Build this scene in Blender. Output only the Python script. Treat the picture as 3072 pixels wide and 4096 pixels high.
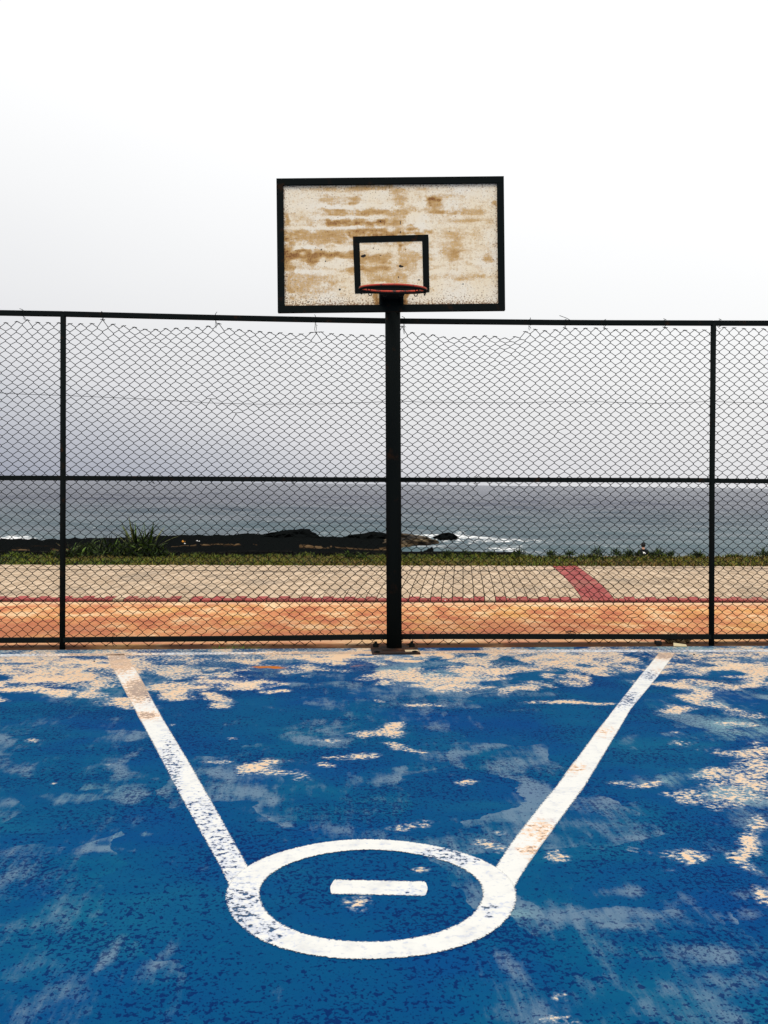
import bpy, bmesh, math, random
import numpy as np
from mathutils import Vector, Matrix

rnd = random.Random(7)
rng = np.random.default_rng(11)
S = bpy.context.scene
for o in list(bpy.data.objects):
    bpy.data.objects.remove(o)
COL = S.collection

# ------------------------------------------------------------------ camera
F_PX, CX, HY = 4000.0, 1536.0, 1935.3       # focal length, centre and eye level in photo pixels (3072 x 4096)
ROLL, YAW, EYE = math.radians(0.22), math.radians(3.29), 1.5
cam_d = bpy.data.cameras.new('camera')
cam = bpy.data.objects.new('camera', cam_d)
COL.objects.link(cam)
cam_d.sensor_fit = 'HORIZONTAL'
cam_d.sensor_width = 36.0
cam_d.lens = 36.0 * F_PX / 3072.0
cam_d.shift_y = -(2048.0 - HY) / 3072.0
cam_d.clip_start = 0.05
cam_d.clip_end = 30000
cam.matrix_world = (Matrix.Translation((0, 0, EYE)) @ Matrix.Rotation(-YAW, 4, 'Z')
                    @ Matrix.Rotation(math.pi / 2, 4, 'X') @ Matrix.Rotation(ROLL, 4, 'Z'))
S.camera = cam

# ------------------------------------------------------------------ sky
SUN_EL, SUN_AZ = math.radians(50), math.radians(200)    # azimuth clockwise from +Y: behind the viewer, a little left
world = bpy.data.worlds.new('World')
S.world = world
world.use_nodes = True
wt = world.node_tree
wt.nodes.clear()
def wn(t): return wt.nodes.new(t)
w_out, w_bg = wn('ShaderNodeOutputWorld'), wn('ShaderNodeBackground')
w_sky = wn('ShaderNodeTexSky')
w_sky.sky_type = 'NISHITA'
w_sky.sun_disc = False
w_sky.sun_elevation, w_sky.sun_rotation = SUN_EL, SUN_AZ
w_sky.dust_density, w_sky.air_density = 4.0, 1.5
w_tc, w_sep = wn('ShaderNodeTexCoord'), wn('ShaderNodeSeparateXYZ')
w_noise = wn('ShaderNodeTexNoise')
w_noise.inputs['Scale'].default_value = 2.2
w_noise.inputs['Detail'].default_value = 3
w_map = wn('ShaderNodeMapping')
w_map.inputs['Location'].default_value = (3.1, 1.7, 0.4)
w_map.inputs['Scale'].default_value = (1, 1, 2.2)
w_add = wn('ShaderNodeMath'); w_add.operation = 'MULTIPLY_ADD'
w_add.inputs[1].default_value = 0.07
w_sub = wn('ShaderNodeMath'); w_sub.operation = 'MULTIPLY_ADD'; w_sub.inputs[1].default_value = 0.21   # heavier cloud towards the left
w_dot = wn('ShaderNodeVectorMath'); w_dot.operation = 'DOT_PRODUCT'; w_dot.inputs[1].default_value = (math.cos(YAW), -math.sin(YAW), 0)
w_off = wn('ShaderNodeMath'); w_off.operation = 'ADD'; w_off.inputs[1].default_value = 0.065
w_ramp = wn('ShaderNodeValToRGB')
cr = w_ramp.color_ramp
cr.elements[0].position = 0.03;  cr.elements[0].color = (0.35, 0.375, 0.46, 1)
cr.elements[1].position = 1.0;  cr.elements[1].color = (1.30, 1.30, 1.30, 1)
for p_, c_ in ((0.09, (0.61, 0.625, 0.68)), (0.13, (0.79, 0.79, 0.82)), (0.19, (0.86, 0.86, 0.875)), (0.30, (0.97, 0.97, 0.975)), (0.40, (1.06, 1.06, 1.06))):
    e = cr.elements.new(p_); e.color = (*c_, 1)
w_mix = wn('ShaderNodeMix'); w_mix.data_type = 'RGBA'
w_mix.inputs['Factor'].default_value = 0.94
w_scl = wn('ShaderNodeMix'); w_scl.data_type = 'RGBA'; w_scl.blend_type = 'MULTIPLY'
w_scl.inputs['Factor'].default_value = 1.0
w_scl.inputs[7].default_value = (0.12, 0.12, 0.12, 1)
L = wt.links.new
L(w_tc.outputs['Generated'], w_sep.inputs[0])
L(w_tc.outputs['Generated'], w_map.inputs[0])
L(w_map.outputs[0], w_noise.inputs['Vector'])
L(w_noise.outputs['Fac'], w_add.inputs[0])
L(w_tc.outputs['Generated'], w_dot.inputs[0])
L(w_dot.outputs['Value'], w_sub.inputs[0])
L(w_sep.outputs['Z'], w_off.inputs[0])
L(w_off.outputs[0], w_sub.inputs[2])
L(w_sub.outputs[0], w_add.inputs[2])
L(w_add.outputs[0], w_ramp.inputs['Fac'])
L(w_sky.outputs[0], w_scl.inputs[6])
L(w_scl.outputs[2], w_mix.inputs[6])
L(w_ramp.outputs['Color'], w_mix.inputs[7])
L(w_mix.outputs[2], w_bg.inputs['Color'])
w_bg.inputs['Strength'].default_value = 1.0
L(w_bg.outputs[0], w_out.inputs['Surface'])

sun_d = bpy.data.lights.new('sun', 'SUN')
sun_d.energy = 1.5
sun_d.angle = math.radians(24)
sun_d.color = (1.0, 0.95, 0.88)
sun = bpy.data.objects.new('sun', sun_d)
COL.objects.link(sun)
sv = Vector((math.sin(SUN_AZ) * math.cos(SUN_EL), math.cos(SUN_AZ) * math.cos(SUN_EL), math.sin(SUN_EL)))
sun.rotation_euler = (-sv).to_track_quat('-Z', 'Y').to_euler()
sun.location = sv * 60

S.view_settings.view_transform = 'Standard'
S.view_settings.look = 'None'
S.view_settings.exposure = 0.0
S.view_settings.gamma = 1.0
S.view_settings.use_curve_mapping = False

# ------------------------------------------------------------------ places: from photo measurements to metres
Rv = Vector((math.cos(YAW), -math.sin(YAW), 0))
Fv = Vector((math.sin(YAW), math.cos(YAW), 0))
def ray(px, py):
    u, v = (px - CX) / F_PX, (HY - py) / F_PX
    r = u * math.cos(ROLL) - v * math.sin(ROLL)
    z = u * math.sin(ROLL) + v * math.cos(ROLL)
    return Rv * r + Fv + Vector((0, 0, z))
EYEV = Vector((0, 0, EYE))
def at(px, py, d): return EYEV + ray(px, py) * d
def ground(px, py, z=0.0):
    k = ray(px, py)
    return EYEV + k * ((z - EYE) / k.z)
def on_plane(px, py, Y):
    k = ray(px, py)
    return EYEV + k * (Y / k.y)
def to_px(X, Y, Z):
    d = X * Fv.x + Y * Fv.y
    d = np.maximum(d, 0.05)
    r = (X * Rv.x + Y * Rv.y) / d
    z = (Z - EYE) / d
    u = r * math.cos(ROLL) + z * math.sin(ROLL)
    v = -r * math.sin(ROLL) + z * math.cos(ROLL)
    return CX + F_PX * u, HY - F_PX * v
def deg(a): return math.radians(a)

# ------------------------------------------------------------------ helpers
def vnoise(x, y, seed=0):
    x = np.asarray(x, float); y = np.asarray(y, float)
    xi, yi = np.floor(x).astype(np.int64), np.floor(y).astype(np.int64)
    fx, fy = x - xi, y - yi
    fx, fy = fx * fx * (3 - 2 * fx), fy * fy * (3 - 2 * fy)
    def h(a, b):
        n = (a * 374761393 + b * 668265263 + seed * 974711) & 0xffffffff
        n = ((n ^ (n >> 13)) * 1274126177) & 0xffffffff
        return ((n ^ (n >> 16)) & 0xffff) / 65535.0
    return (h(xi, yi) * (1 - fx) + h(xi + 1, yi) * fx) * (1 - fy) + (h(xi, yi + 1) * (1 - fx) + h(xi + 1, yi + 1) * fx) * fy
def fbm(x, y, octv=4, seed=0):
    s, a, t = 0, 0.5, 0
    for k in range(octv):
        s = s + a * vnoise(x * 2 ** k, y * 2 ** k, seed + k * 17); t += a; a *= 0.5
    return s / t

class MB:
    """collects vertices and faces for one mesh"""
    def __init__(self): self.v, self.f = [], []
    def add(self, vs, fs):
        n = len(self.v)
        self.v.extend([tuple(p) for p in vs]); self.f.extend([tuple(i + n for i in q) for q in fs])
    def box(self, a, b, M=None):
        x0, y0, z0 = a; x1, y1, z1 = b
        vs = [Vector(p) for p in ((x0, y0, z0), (x1, y0, z0), (x1, y1, z0), (x0, y1, z0), (x0, y0, z1), (x1, y0, z1), (x1, y1, z1), (x0, y1, z1))]
        if M is not None: vs = [M @ p for p in vs]
        self.add(vs, ((0, 3, 2, 1), (4, 5, 6, 7), (0, 1, 5, 4), (1, 2, 6, 5), (2, 3, 7, 6), (3, 0, 4, 7)))
    def tube(self, pts, r, n=8, closed=False, caps=True, rot=0.0):
        pts = [Vector(p) for p in pts]
        m = len(pts)
        rings = []
        up0 = None
        for i, p in enumerate(pts):
            a = pts[(i - 1) % m] if (closed or i > 0) else p
            b = pts[(i + 1) % m] if (closed or i < m - 1) else p
            t = (b - a)
            t = t.normalized() if t.length > 1e-9 else Vector((0, 0, 1))
            if up0 is None:
                up0 = Vector((0, 0, 1)) if abs(t.z) < 0.9 else Vector((0, 1, 0))
            s = t.cross(up0)
            s = s.normalized() if s.length > 1e-6 else Vector((1, 0, 0))
            u = s.cross(t).normalized(); up0 = u
            rr = r[i] if isinstance(r, (list, tuple)) else r
            rings.append([p + (s * math.cos(rot + 2 * math.pi * k / n) + u * math.sin(rot + 2 * math.pi * k / n)) * rr for k in range(n)])
        fs = []
        segs = m if closed else m - 1
        for i in range(segs):
            j = (i + 1) % m
            for k in range(n):
                l = (k + 1) % n
                fs.append((i * n + k, i * n + l, j * n + l, j * n + k))
        if caps and not closed:
            fs.append(tuple(range(n - 1, -1, -1))); fs.append(tuple((m - 1) * n + k for k in range(n)))
        self.add([p for q in rings for p in q], fs)
    def mesh(self, name):
        me = bpy.data.meshes.new(name)
        me.from_pydata(self.v, [], self.f)
        me.update()
        return me
    def build(self, name, mat, parent=None, smooth=False):
        return link(name, self.mesh(name), mat, parent, smooth)

def link(name, me, mat, parent=None, smooth=False):
    o = bpy.data.objects.new(name, me)
    COL.objects.link(o)
    if mat is not None and len(me.materials) == 0: me.materials.append(mat)
    if smooth: me.polygons.foreach_set('use_smooth', [True] * len(me.polygons))
    if parent is not None: o.parent = parent
    return o
def bevel(o, w=0.004, n=2):
    m = o.modifiers.new('bevel', 'BEVEL'); m.width = w; m.segments = n; m.limit_method = 'ANGLE'
    return o
def tag(o, label, cat, group=None):
    o['label'] = label; o['category'] = cat
    if group: o['group'] = group
    return o
def kind(o, k): o['kind'] = k; return o
def thing(name, label, cat, loc=(0, 0, 0), group=None, M=None):
    o = bpy.data.objects.new(name, None)
    COL.objects.link(o)
    o.empty_display_size = 0.1
    if M is not None: o.matrix_world = M
    else: o.location = loc
    return tag(o, label, cat, group)
def grid_mesh(name, X, Y, Z):
    """X,Y,Z arrays of one shape (rows, cols)"""
    r, c = X.shape
    v = np.stack([X.ravel(), Y.ravel(), Z.ravel()], 1)
    i = np.arange(r * c).reshape(r, c)
    q = np.stack([i[:-1, :-1].ravel(), i[:-1, 1:].ravel(), i[1:, 1:].ravel(), i[1:, :-1].ravel()], 1)
    me = bpy.data.meshes.new(name)
    me.vertices.add(len(v)); me.vertices.foreach_set('co', v.ravel().astype(np.float32))
    me.loops.add(q.size); me.loops.foreach_set('vertex_index', q.ravel().astype(np.int32))
    me.polygons.add(len(q)); me.polygons.foreach_set('loop_start', (np.arange(len(q)) * 4).astype(np.int32))
    me.update(calc_edges=True); me.validate()
    return me
def attr(me, name, val):
    a = me.attributes.new(name, 'FLOAT', 'POINT')
    a.data.foreach_set('value', np.asarray(val, np.float32).ravel())

# ------------------------------------------------------------------ materials
class Mat:
    def __init__(self, name, rough=0.8, spec=0.3):
        self.m = bpy.data.materials.new(name); self.m.use_nodes = True
        self.t = self.m.node_tree; self.n = self.t.nodes
        self.b = self.n['Principled BSDF']; self.out = self.n['Material Output']
        self.b.inputs['Roughness'].default_value = rough
        self.b.inputs['Specular IOR Level'].default_value = spec
        self._c = None
    def lk(self, a, b): self.t.links.new(a, b)
    def coord(self, kind='Object', scale=(1, 1, 1), loc=(0, 0, 0), rot=(0, 0, 0)):
        if self._c is None: self._c = self.n.new('ShaderNodeTexCoord')
        mp = self.n.new('ShaderNodeMapping')
        mp.inputs['Scale'].default_value = scale; mp.inputs['Location'].default_value = loc; mp.inputs['Rotation'].default_value = rot
        self.lk(self._c.outputs[kind], mp.inputs[0])
        return mp.outputs[0]
    def pos(self, scale=(1, 1, 1), loc=(0, 0, 0), rot=(0, 0, 0)):
        g = self.n.new('ShaderNodeNewGeometry')
        mp = self.n.new('ShaderNodeMapping')
        mp.inputs['Scale'].default_value = scale; mp.inputs['Location'].default_value = loc; mp.inputs['Rotation'].default_value = rot
        self.lk(g.outputs['Position'], mp.inputs[0])
        return mp.outputs[0]
    def noise(self, vec, scale=5, detail=4, rough=0.55, dist=0.0):
        q = self.n.new('ShaderNodeTexNoise')
        q.inputs['Scale'].default_value = scale; q.inputs['Detail'].default_value = detail
        q.inputs['Roughness'].default_value = rough; q.inputs['Distortion'].default_value = dist
        if vec is not None: self.lk(vec, q.inputs['Vector'])
        return q.outputs['Fac']
    def voro(self, vec, scale=5, feat='F1', rnd_=1.0):
        q = self.n.new('ShaderNodeTexVoronoi'); q.feature = feat
        q.inputs['Scale'].default_value = scale; q.inputs['Randomness'].default_value = rnd_
        if vec is not None: self.lk(vec, q.inputs['Vector'])
        return q.outputs['Distance']
    def attr(self, name, col=False):
        q = self.n.new('ShaderNodeAttribute'); q.attribute_name = name
        return q.outputs['Color' if col else 'Fac']
    def objrand(self):
        return self.n.new('ShaderNodeObjectInfo').outputs['Random']
    def put(self, val, sock):
        if hasattr(val, 'is_linked') or isinstance(val, bpy.types.NodeSocket): self.lk(val, sock)
        else: sock.default_value = val
    def math(self, op, a, b=0.0, c=0.0, clamp=False):
        q = self.n.new('ShaderNodeMath'); q.operation = op; q.use_clamp = clamp
        self.put(a, q.inputs[0]); self.put(b, q.inputs[1])
        if op in ('MULTIPLY_ADD',): self.put(c, q.inputs[2])
        return q.outputs[0]
    def step(self, val, lo, hi, a=0.0, b=1.0):
        q = self.n.new('ShaderNodeMapRange'); q.interpolation_type = 'SMOOTHSTEP'
        self.put(val, q.inputs['Value'])
        q.inputs['From Min'].default_value = lo; q.inputs['From Max'].default_value = hi
        q.inputs['To Min'].default_value = a; q.inputs['To Max'].default_value = b
        return q.outputs[0]
    def mix(self, fac, a, b, mode='MIX'):
        q = self.n.new('ShaderNodeMix'); q.data_type = 'RGBA'; q.blend_type = mode
        self.put(fac, q.inputs[0])
        for v, s in ((a, q.inputs[6]), (b, q.inputs[7])):
            if isinstance(v, tuple): s.default_value = (*v, 1)
            else: self.lk(v, s)
        return q.outputs[2]
    def ramp(self, fac, stops):
        q = self.n.new('ShaderNodeValToRGB'); r = q.color_ramp
        while len(r.elements) > 1: r.elements.remove(r.elements[-1])
        r.elements[0].position = stops[0][0]; r.elements[0].color = (*stops[0][1], 1)
        for p, c in stops[1:]:
            e = r.elements.new(p); e.color = (*c, 1)
        self.lk(fac, q.inputs[0])
        return q.outputs[0]
    def color(self, c):
        if isinstance(c, tuple): self.b.inputs['Base Color'].default_value = (*c, 1)
        else: self.lk(c, self.b.inputs['Base Color'])
        return self
    def bump(self, h, strength=0.4, dist=0.01):
        q = self.n.new('ShaderNodeBump'); q.inputs['Strength'].default_value = strength; q.inputs['Distance'].default_value = dist
        self.lk(h, q.inputs['Height']); self.lk(q.outputs[0], self.b.inputs['Normal'])
        return self
    def alpha(self, fac):
        self.lk(fac, self.b.inputs['Alpha'])
        return self

M = {}
# black weathered steel
k = Mat('black_steel', 0.85, 0.02)
c = k.coord('Object')
nz = k.noise(c, 9, 5)
k.color(k.mix(k.step(nz, 0.58, 0.74), (0.0065, 0.0085, 0.0085), (0.024, 0.013, 0.008)))
k.bump(k.noise(c, 120, 3), 0.15, 0.002); M['steel'] = k.m
k = Mat('galvanised_wire_dark', 0.8, 0.03); k.color((0.006, 0.008, 0.008)); M['wire'] = k.m
# rusty plate
k = Mat('rusty_plate', 0.85, 0.2)
c = k.coord('Object', (7, 16, 16))
k.color(k.ramp(k.noise(c, 1.4, 6, 0.7), [(0.42, (0.007, 0.006, 0.005)), (0.56, (0.030, 0.012, 0.006)), (0.70, (0.13, 0.050, 0.020)), (0.84, (0.34, 0.19, 0.09))]))
k.bump(k.noise(c, 6, 4), 0.5, 0.004); M['rust'] = k.m
# rim paint
k = Mat('red_rim_paint', 0.45, 0.4)
c = k.coord('Object')
k.color(k.mix(k.step(k.noise(c, 22, 5), 0.52, 0.66), (0.46, 0.040, 0.016), (0.05, 0.014, 0.009))); M['rim'] = k.m
# backboard
k = Mat('weathered_backboard', 0.7, 0.2)
c = k.coord('Object'); st = k.attr('stain')
worm = k.noise(k.coord('Object', (60, 60, 60)), 1.0, 3, 0.6, 1.4)
frag = k.noise(k.coord('Object', (7, 9, 30)), 1.0, 7, 0.72)
vert = k.noise(k.coord('Object', (85, 9, 5)), 1.0, 4, 0.7)
sf = k.math('ADD', st, k.math('MULTIPLY', k.math('SUBTRACT', frag, 0.5), 1.1))
sf = k.math('ADD', sf, k.math('MULTIPLY', k.math('SUBTRACT', worm, 0.5), 1.5))
sf = k.math('ADD', sf, k.math('MULTIPLY', k.math('SUBTRACT', vert, 0.5), 0.45))
m1 = k.step(sf, 0.12, 0.95)
m2 = k.step(sf, 0.88, 1.35)
base = k.mix(k.step(k.noise(c, 2.6, 5), .35, .65), (0.85, 0.785, 0.67), (0.85, 0.735, 0.55))
base = k.mix(k.step(k.noise(k.coord('Object', (30, 30, 30)), 1, 5, 0.7), 0.50, 0.78), base, (0.66, 0.49, 0.29))
col = k.mix(m1, base, k.mix(k.step(worm, .35, .65), (0.43, 0.235, 0.070), (0.63, 0.41, 0.175)))
col = k.mix(m2, col, (0.22, 0.088, 0.026))
spk = k.noise(k.coord('Object', (75, 75, 95)), 1.0, 4, 0.6)
thr = k.math('ADD', spk, k.math('MULTIPLY', k.attr('edge'), 0.22))
col = k.mix(k.step(thr, 0.62, 0.68, 0, 0.85), col, (0.20, 0.095, 0.040))
col = k.mix(k.step(k.attr('hole'), 0.45, 0.6), col, (0.012, 0.010, 0.009))
k.color(col); k.bump(k.math('ADD', worm, k.math('MULTIPLY', m1, -0.6)), 0.25, 0.003); M['board'] = k.m
k = Mat('painted_board_back', 0.8); k.color((0.35, 0.28, 0.2)); M['board_back'] = k.m

# court paint
PEACH, PALE = (0.63, 0.405, 0.245), (0.64, 0.56, 0.43)
def court_nodes(k):
    p = k.pos()
    bare, fade, rust_, teal = k.attr('bare'), k.attr('fade'), k.attr('rust'), k.attr('teal')
    n_big = k.noise(p, 0.9, 5, 0.6)
    n_mid = k.noise(p, 5.0, 6, 0.65)
    n_fin = k.noise(k.pos((0.9, 1.0, 1)), 40, 3, 0.6)
    n_grn = k.noise(p, 220, 2, 0.5)
    blue = k.ramp(n_mid, [(0.28, (0.0008, 0.050, 0.150)), (0.5, (0.0008, 0.068, 0.162)), (0.72, (0.0012, 0.084, 0.170))])
    blue = k.mix(k.step(n_big, 0.42, 0.68), blue, (0.0008, 0.048, 0.172))
    blue = k.mix(k.step(k.noise(k.pos((0.8, 1.4, 1), (9, 4, 0), (0, 0, 0.3)), 0.8, 5, 0.65), 0.50, 0.70, 0, 0.55), blue, (0.006, 0.110, 0.185))
    # scuffed, chalky film, laid on in brushed panels
    vw = k.n.new('ShaderNodeTexVoronoi'); vw.inputs['Scale'].default_value = 1.5
    wv_ = k.n.new('ShaderNodeVectorMath'); wv_.operation = 'MULTIPLY_ADD'; wv_.inputs[1].default_value = (0.55, 0.55, 0)
    nw = k.n.new('ShaderNodeTexNoise'); nw.inputs['Scale'].default_value = 2.3; nw.inputs['Detail'].default_value = 4
    k.lk(p, nw.inputs['Vector']); k.lk(nw.outputs['Color'], wv_.inputs[0]); k.lk(k.pos((1.15, 0.85, 1), (3.7, 1.2, 0), (0, 0, 0.5)), wv_.inputs[2]); k.lk(wv_.outputs[0], vw.inputs['Vector'])
    panel = k.math('MULTIPLY', k.math('SUBTRACT', vw.outputs['Color'], 0.50), 1.05)
    brush = k.math('MULTIPLY', k.math('SUBTRACT', k.noise(k.pos((7, 1.2, 1), (0, 0, 0), (0, 0, 0.25)), 2.2, 5, 0.7), 0.5), 1.6)
    fade = k.math('ADD', k.math('ADD', fade, panel), brush)
    deep_ = k.math('ADD', k.math('MULTIPLY', vw.outputs['Color'], -1.0), k.math('MULTIPLY', n_mid, 1.2))
    blue = k.mix(k.step(deep_, 0.0, 0.6, 0, 0.5), blue, (0.0006, 0.042, 0.155))
    fd = k.math('ADD', fade, k.math('MULTIPLY', k.math('SUBTRACT', n_mid, 0.5), 1.3))
    fd = k.math('ADD', fd, k.math('MULTIPLY', k.math('SUBTRACT', n_grn, 0.5), 0.35))
    fdm = k.step(fd, 0.26, 0.98)
    chalk = k.mix(teal, (0.135, 0.205, 0.275), (0.19, 0.33, 0.35))
    col = k.mix(k.math('MULTIPLY', fdm, 0.74), blue, chalk)
    # dark pits of the aggregate
    pits = k.math('MAXIMUM', k.noise(k.pos((1.1, 0.9, 1)), 38, 2.6, 0.55), k.math('SUBTRACT', k.noise(k.pos((1.1, 0.9, 1), (7, 3, 0)), 75, 2, 0.5), 0.015))
    pdens = k.step(k.noise(p, 1.7, 4, 0.6), 0.32, 0.68, -0.055, 0.055)
    pm = k.step(k.math('ADD', pits, pdens), 0.572, 0.620)
    pm = k.math('MULTIPLY', pm, k.step(fade, 0.2, 0.9, 1.0, 0.75))
    col = k.mix(k.math('MULTIPLY', pm, 0.85), col, (0.0008, 0.014, 0.085))
    # paint worn through to the concrete
    gate = k.step(bare, 0.04, 0.34)
    nn = k.math('MULTIPLY', k.math('SUBTRACT', n_fin, 0.5), 3.0)
    nn = k.math('ADD', nn, k.math('MULTIPLY', k.math('SUBTRACT', n_mid, 0.5), 1.3))
    nn = k.math('ADD', nn, k.math('MULTIPLY', k.math('SUBTRACT', k.noise(p, 130, 2, 0.5), 0.5), 0.7))
    bf = k.math('ADD', bare, k.math('MULTIPLY', nn, gate))
    halo = k.step(bf, 0.10, 0.55)
    col = k.mix(k.math('MULTIPLY', halo, 0.50), col, (0.30, 0.37, 0.42))
    bm = k.step(bf, 0.44, 0.76)
    conc = k.mix(k.step(n_big, 0.35, 0.65), PEACH, (0.68, 0.475, 0.31))
    conc = k.mix(k.step(bf, 0.55, 1.05, 0.85, 0.0), conc, PALE)
    conc = k.mix(k.step(k.noise(k.pos((2, 6, 1)), 9, 4), 0.60, 0.75), conc, (0.56, 0.40, 0.27))
    col = k.mix(bm, col, conc)
    rm = k.step(k.math('ADD', rust_, k.math('MULTIPLY', k.math('SUBTRACT', n_mid, 0.5), 0.8)), 0.3, 0.85)
    col = k.mix(rm, col, (0.42, 0.13, 0.018))
    hgt = k.math('ADD', k.math('MULTIPLY', n_fin, 0.6), k.math('MULTIPLY', bm, -0.6))
    return col, hgt, n_fin, n_mid, p
k = Mat('worn_court_paint', 0.9, 0.03)
col, hgt, _, _, _ = court_nodes(k)
k.color(col); k.bump(hgt, 0.30, 0.006); M['court'] = k.m
# white line paint, worn through where the attribute says so
k = Mat('white_line_paint', 0.9, 0.03)
p = k.pos()
w = k.attr('worn'); edge = k.attr('edge')
nf = k.noise(p, 120, 3, 0.6); nm = k.noise(p, 9, 5, 0.6)
wf = k.math('ADD', w, k.math('MULTIPLY', k.math('SUBTRACT', nf, 0.5), 1.0))
wf = k.math('ADD', wf, k.math('MULTIPLY', k.math('SUBTRACT', nm, 0.5), 0.7))
wf = k.math('ADD', wf, k.math('MULTIPLY', k.math('SUBTRACT', k.noise(p, 36, 2.6), 0.5), k.step(w, 0.02, 0.3, 1.0, 2.4)))
edn = k.math('ADD', edge, k.math('MULTIPLY', k.math('SUBTRACT', nf, 0.5), 0.45))
gone = k.math('MAXIMUM', k.step(wf, 0.52, 0.72, 0, 0.92), k.step(edn, 0.86, 0.98))
gone = k.math('MULTIPLY', gone, k.step(k.attr('peach'), 0.2, 0.8, 1.0, 0.55))
k.alpha(k.math('SUBTRACT', 1.0, gone))
lc = k.mix(k.step(nm, 0.45, 0.7), (0.67, 0.665, 0.63), (0.57, 0.57, 0.555))
lc = k.mix(k.step(k.noise(p, 36, 2.6), 0.60, 0.66, 0, 0.22), lc, (0.36, 0.37, 0.42))
lc = k.mix(k.step(wf, 0.14, 0.50, 0, 0.75), lc, k.mix(k.step(k.attr('peach'), .1, .6), (0.46, 0.50, 0.60), (0.74, 0.47, 0.28)))
k.color(lc); M['line'] = k.m

# orange washed road
k = Mat('orange_washed_concrete', 0.85, 0.15)
n1 = k.noise(k.pos((1.3, 1.0, 1)), 1.5, 7, 0.68)
n2 = k.noise(k.pos((3.2, 3.6, 1)), 3.0, 6, 0.75)
n3 = k.noise(k.pos((0.6, 0.9, 1), (3.3, 0, 0)), 1.6, 6, 0.6)
col = k.ramp(n1, [(0.33, (0.36, 0.090, 0.038)), (0.43, (0.51, 0.170, 0.070)), (0.52, (0.63, 0.285, 0.110)), (0.63, (0.75, 0.52, 0.29))])
col = k.mix(k.step(n3, 0.50, 0.66, 0, 0.6), col, (0.66, 0.36, 0.085))
col = k.mix(k.attr('redwash'), col, (0.42, 0.125, 0.055))
col = k.mix(k.step(k.attr('pale'), 0.0, 1.0, 0.0, 0.75), col, (0.76, 0.55, 0.34))
col = k.mix(k.step(n2, 0.56, 0.72, 0, 0.6), col, (0.36, 0.13, 0.05))
col = k.mix(k.step(n2, 0.26, 0.40, 0.5, 0.0), col, (0.80, 0.58, 0.36))
col = k.mix(k.step(k.noise(k.pos((1, 1, 1)), 30, 4, 0.7), 0.52, 0.70, 0, 0.55), col, (0.33, 0.105, 0.045))
col = k.mix(k.step(k.attr('dirt_shade'), 0.3, 0.9, 0, 0.95), col, (0.045, 0.020, 0.010))
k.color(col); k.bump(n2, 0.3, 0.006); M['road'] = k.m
k = Mat('dark_soil', 0.95, 0.05)
k.color(k.ramp(k.noise(k.pos(), 30, 4), [(0.3, (0.008, 0.006, 0.005)), (0.7, (0.05, 0.03, 0.018))])); M['soil'] = k.m
# bricks
def brick_mat(name, a, b, dirt_shade):
    k = Mat(name, 0.88, 0.12)
    r = k.objrand(); ra = k.attr('tone')
    rr = k.math('FRACT', k.math('ADD', r, ra))
    n1 = k.noise(k.pos((1, 1, 1)), 1.3, 5, 0.6); n2 = k.noise(k.pos((2, 7, 2)), 9, 5, 0.7)
    col = k.mix(rr, a, b)
    col = k.mix(k.step(n1, 0.46, 0.70, 0, 0.55), col, dirt_shade)
    col = k.mix(k.step(n2, 0.56, 0.70, 0, 0.7), col, tuple(x * 0.45 for x in dirt_shade))
    k.color(col); k.bump(n2, 0.4, 0.004)
    return k.m
M['brick'] = brick_mat('pale_brick', (0.44, 0.322, 0.212), (0.58, 0.44, 0.305), (0.25, 0.20, 0.15))
M['brick_red'] = brick_mat('red_painted_brick', (0.37, 0.080, 0.074), (0.27, 0.060, 0.056), (0.34, 0.17, 0.12))
k = Mat('mortar_bed', 0.95, 0.05); k.color(k.mix(k.noise(k.pos(), 12, 4), (0.02, 0.015, 0.010), (0.07, 0.05, 0.03))); M['mortar'] = k.m
# greenery
def leaf_mat(name):
    k = Mat(name, 0.6, 0.2)
    k.color(k.attr('tint', True)); 
    return k.m
M['leaf'] = leaf_mat('leaf_blade')
k = Mat('turf_soil', 0.95, 0.05)
k.color(k.ramp(k.noise(k.pos((1, 1, 1)), 6, 5), [(0.3, (0.015, 0.018, 0.004)), (0.55, (0.055, 0.055, 0.012)), (0.75, (0.12, 0.085, 0.03))])); M['turf'] = k.m
# rock, sand, water
k = Mat('black_wet_rock', 1.0, 0.0)
p = k.pos((0.25, 0.5, 5.0))
n1 = k.noise(p, 1.3, 6, 0.65)
col = k.mix(k.step(n1, 0.60, 0.70), (0.0045, 0.0055, 0.0055), (0.016, 0.010, 0.006))
col = k.mix(k.step(k.attr('brown'), 0.35, 0.75), col, k.ramp(k.noise(k.pos((0.6, 1.0, 3.0)), 1.6, 5, 0.7), [(0.38, (0.010, 0.008, 0.006)), (0.50, (0.07, 0.04, 0.018)), (0.68, (0.19, 0.13, 0.07))]))
k.color(col); k.bump(n1, 0.6, 0.1); M['rock'] = k.m
k = Mat('tan_rock', 0.85, 0.15)
p = k.pos((0.35, 0.6, 3.2))
n1 = k.noise(p, 1.4, 6, 0.68)
k.color(k.ramp(n1, [(0.40, (0.007, 0.006, 0.005)), (0.50, (0.045, 0.030, 0.015)), (0.60, (0.14, 0.10, 0.052)), (0.76, (0.27, 0.21, 0.13))]))
k.bump(n1, 0.8, 0.15); M['tan_rock'] = k.m
k = Mat('beach_sand', 0.95, 0.1)
k.color(k.ramp(k.noise(k.pos(), 0.8, 5), [(0.3, (0.16, 0.12, 0.08)), (0.7, (0.34, 0.26, 0.18))])); M['sand'] = k.m
k = Mat('sea_water', 0.35, 0.03)
n1 = k.noise(k.pos((0.16, 0.60, 1)), 1.0, 6, 0.68)
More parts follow.
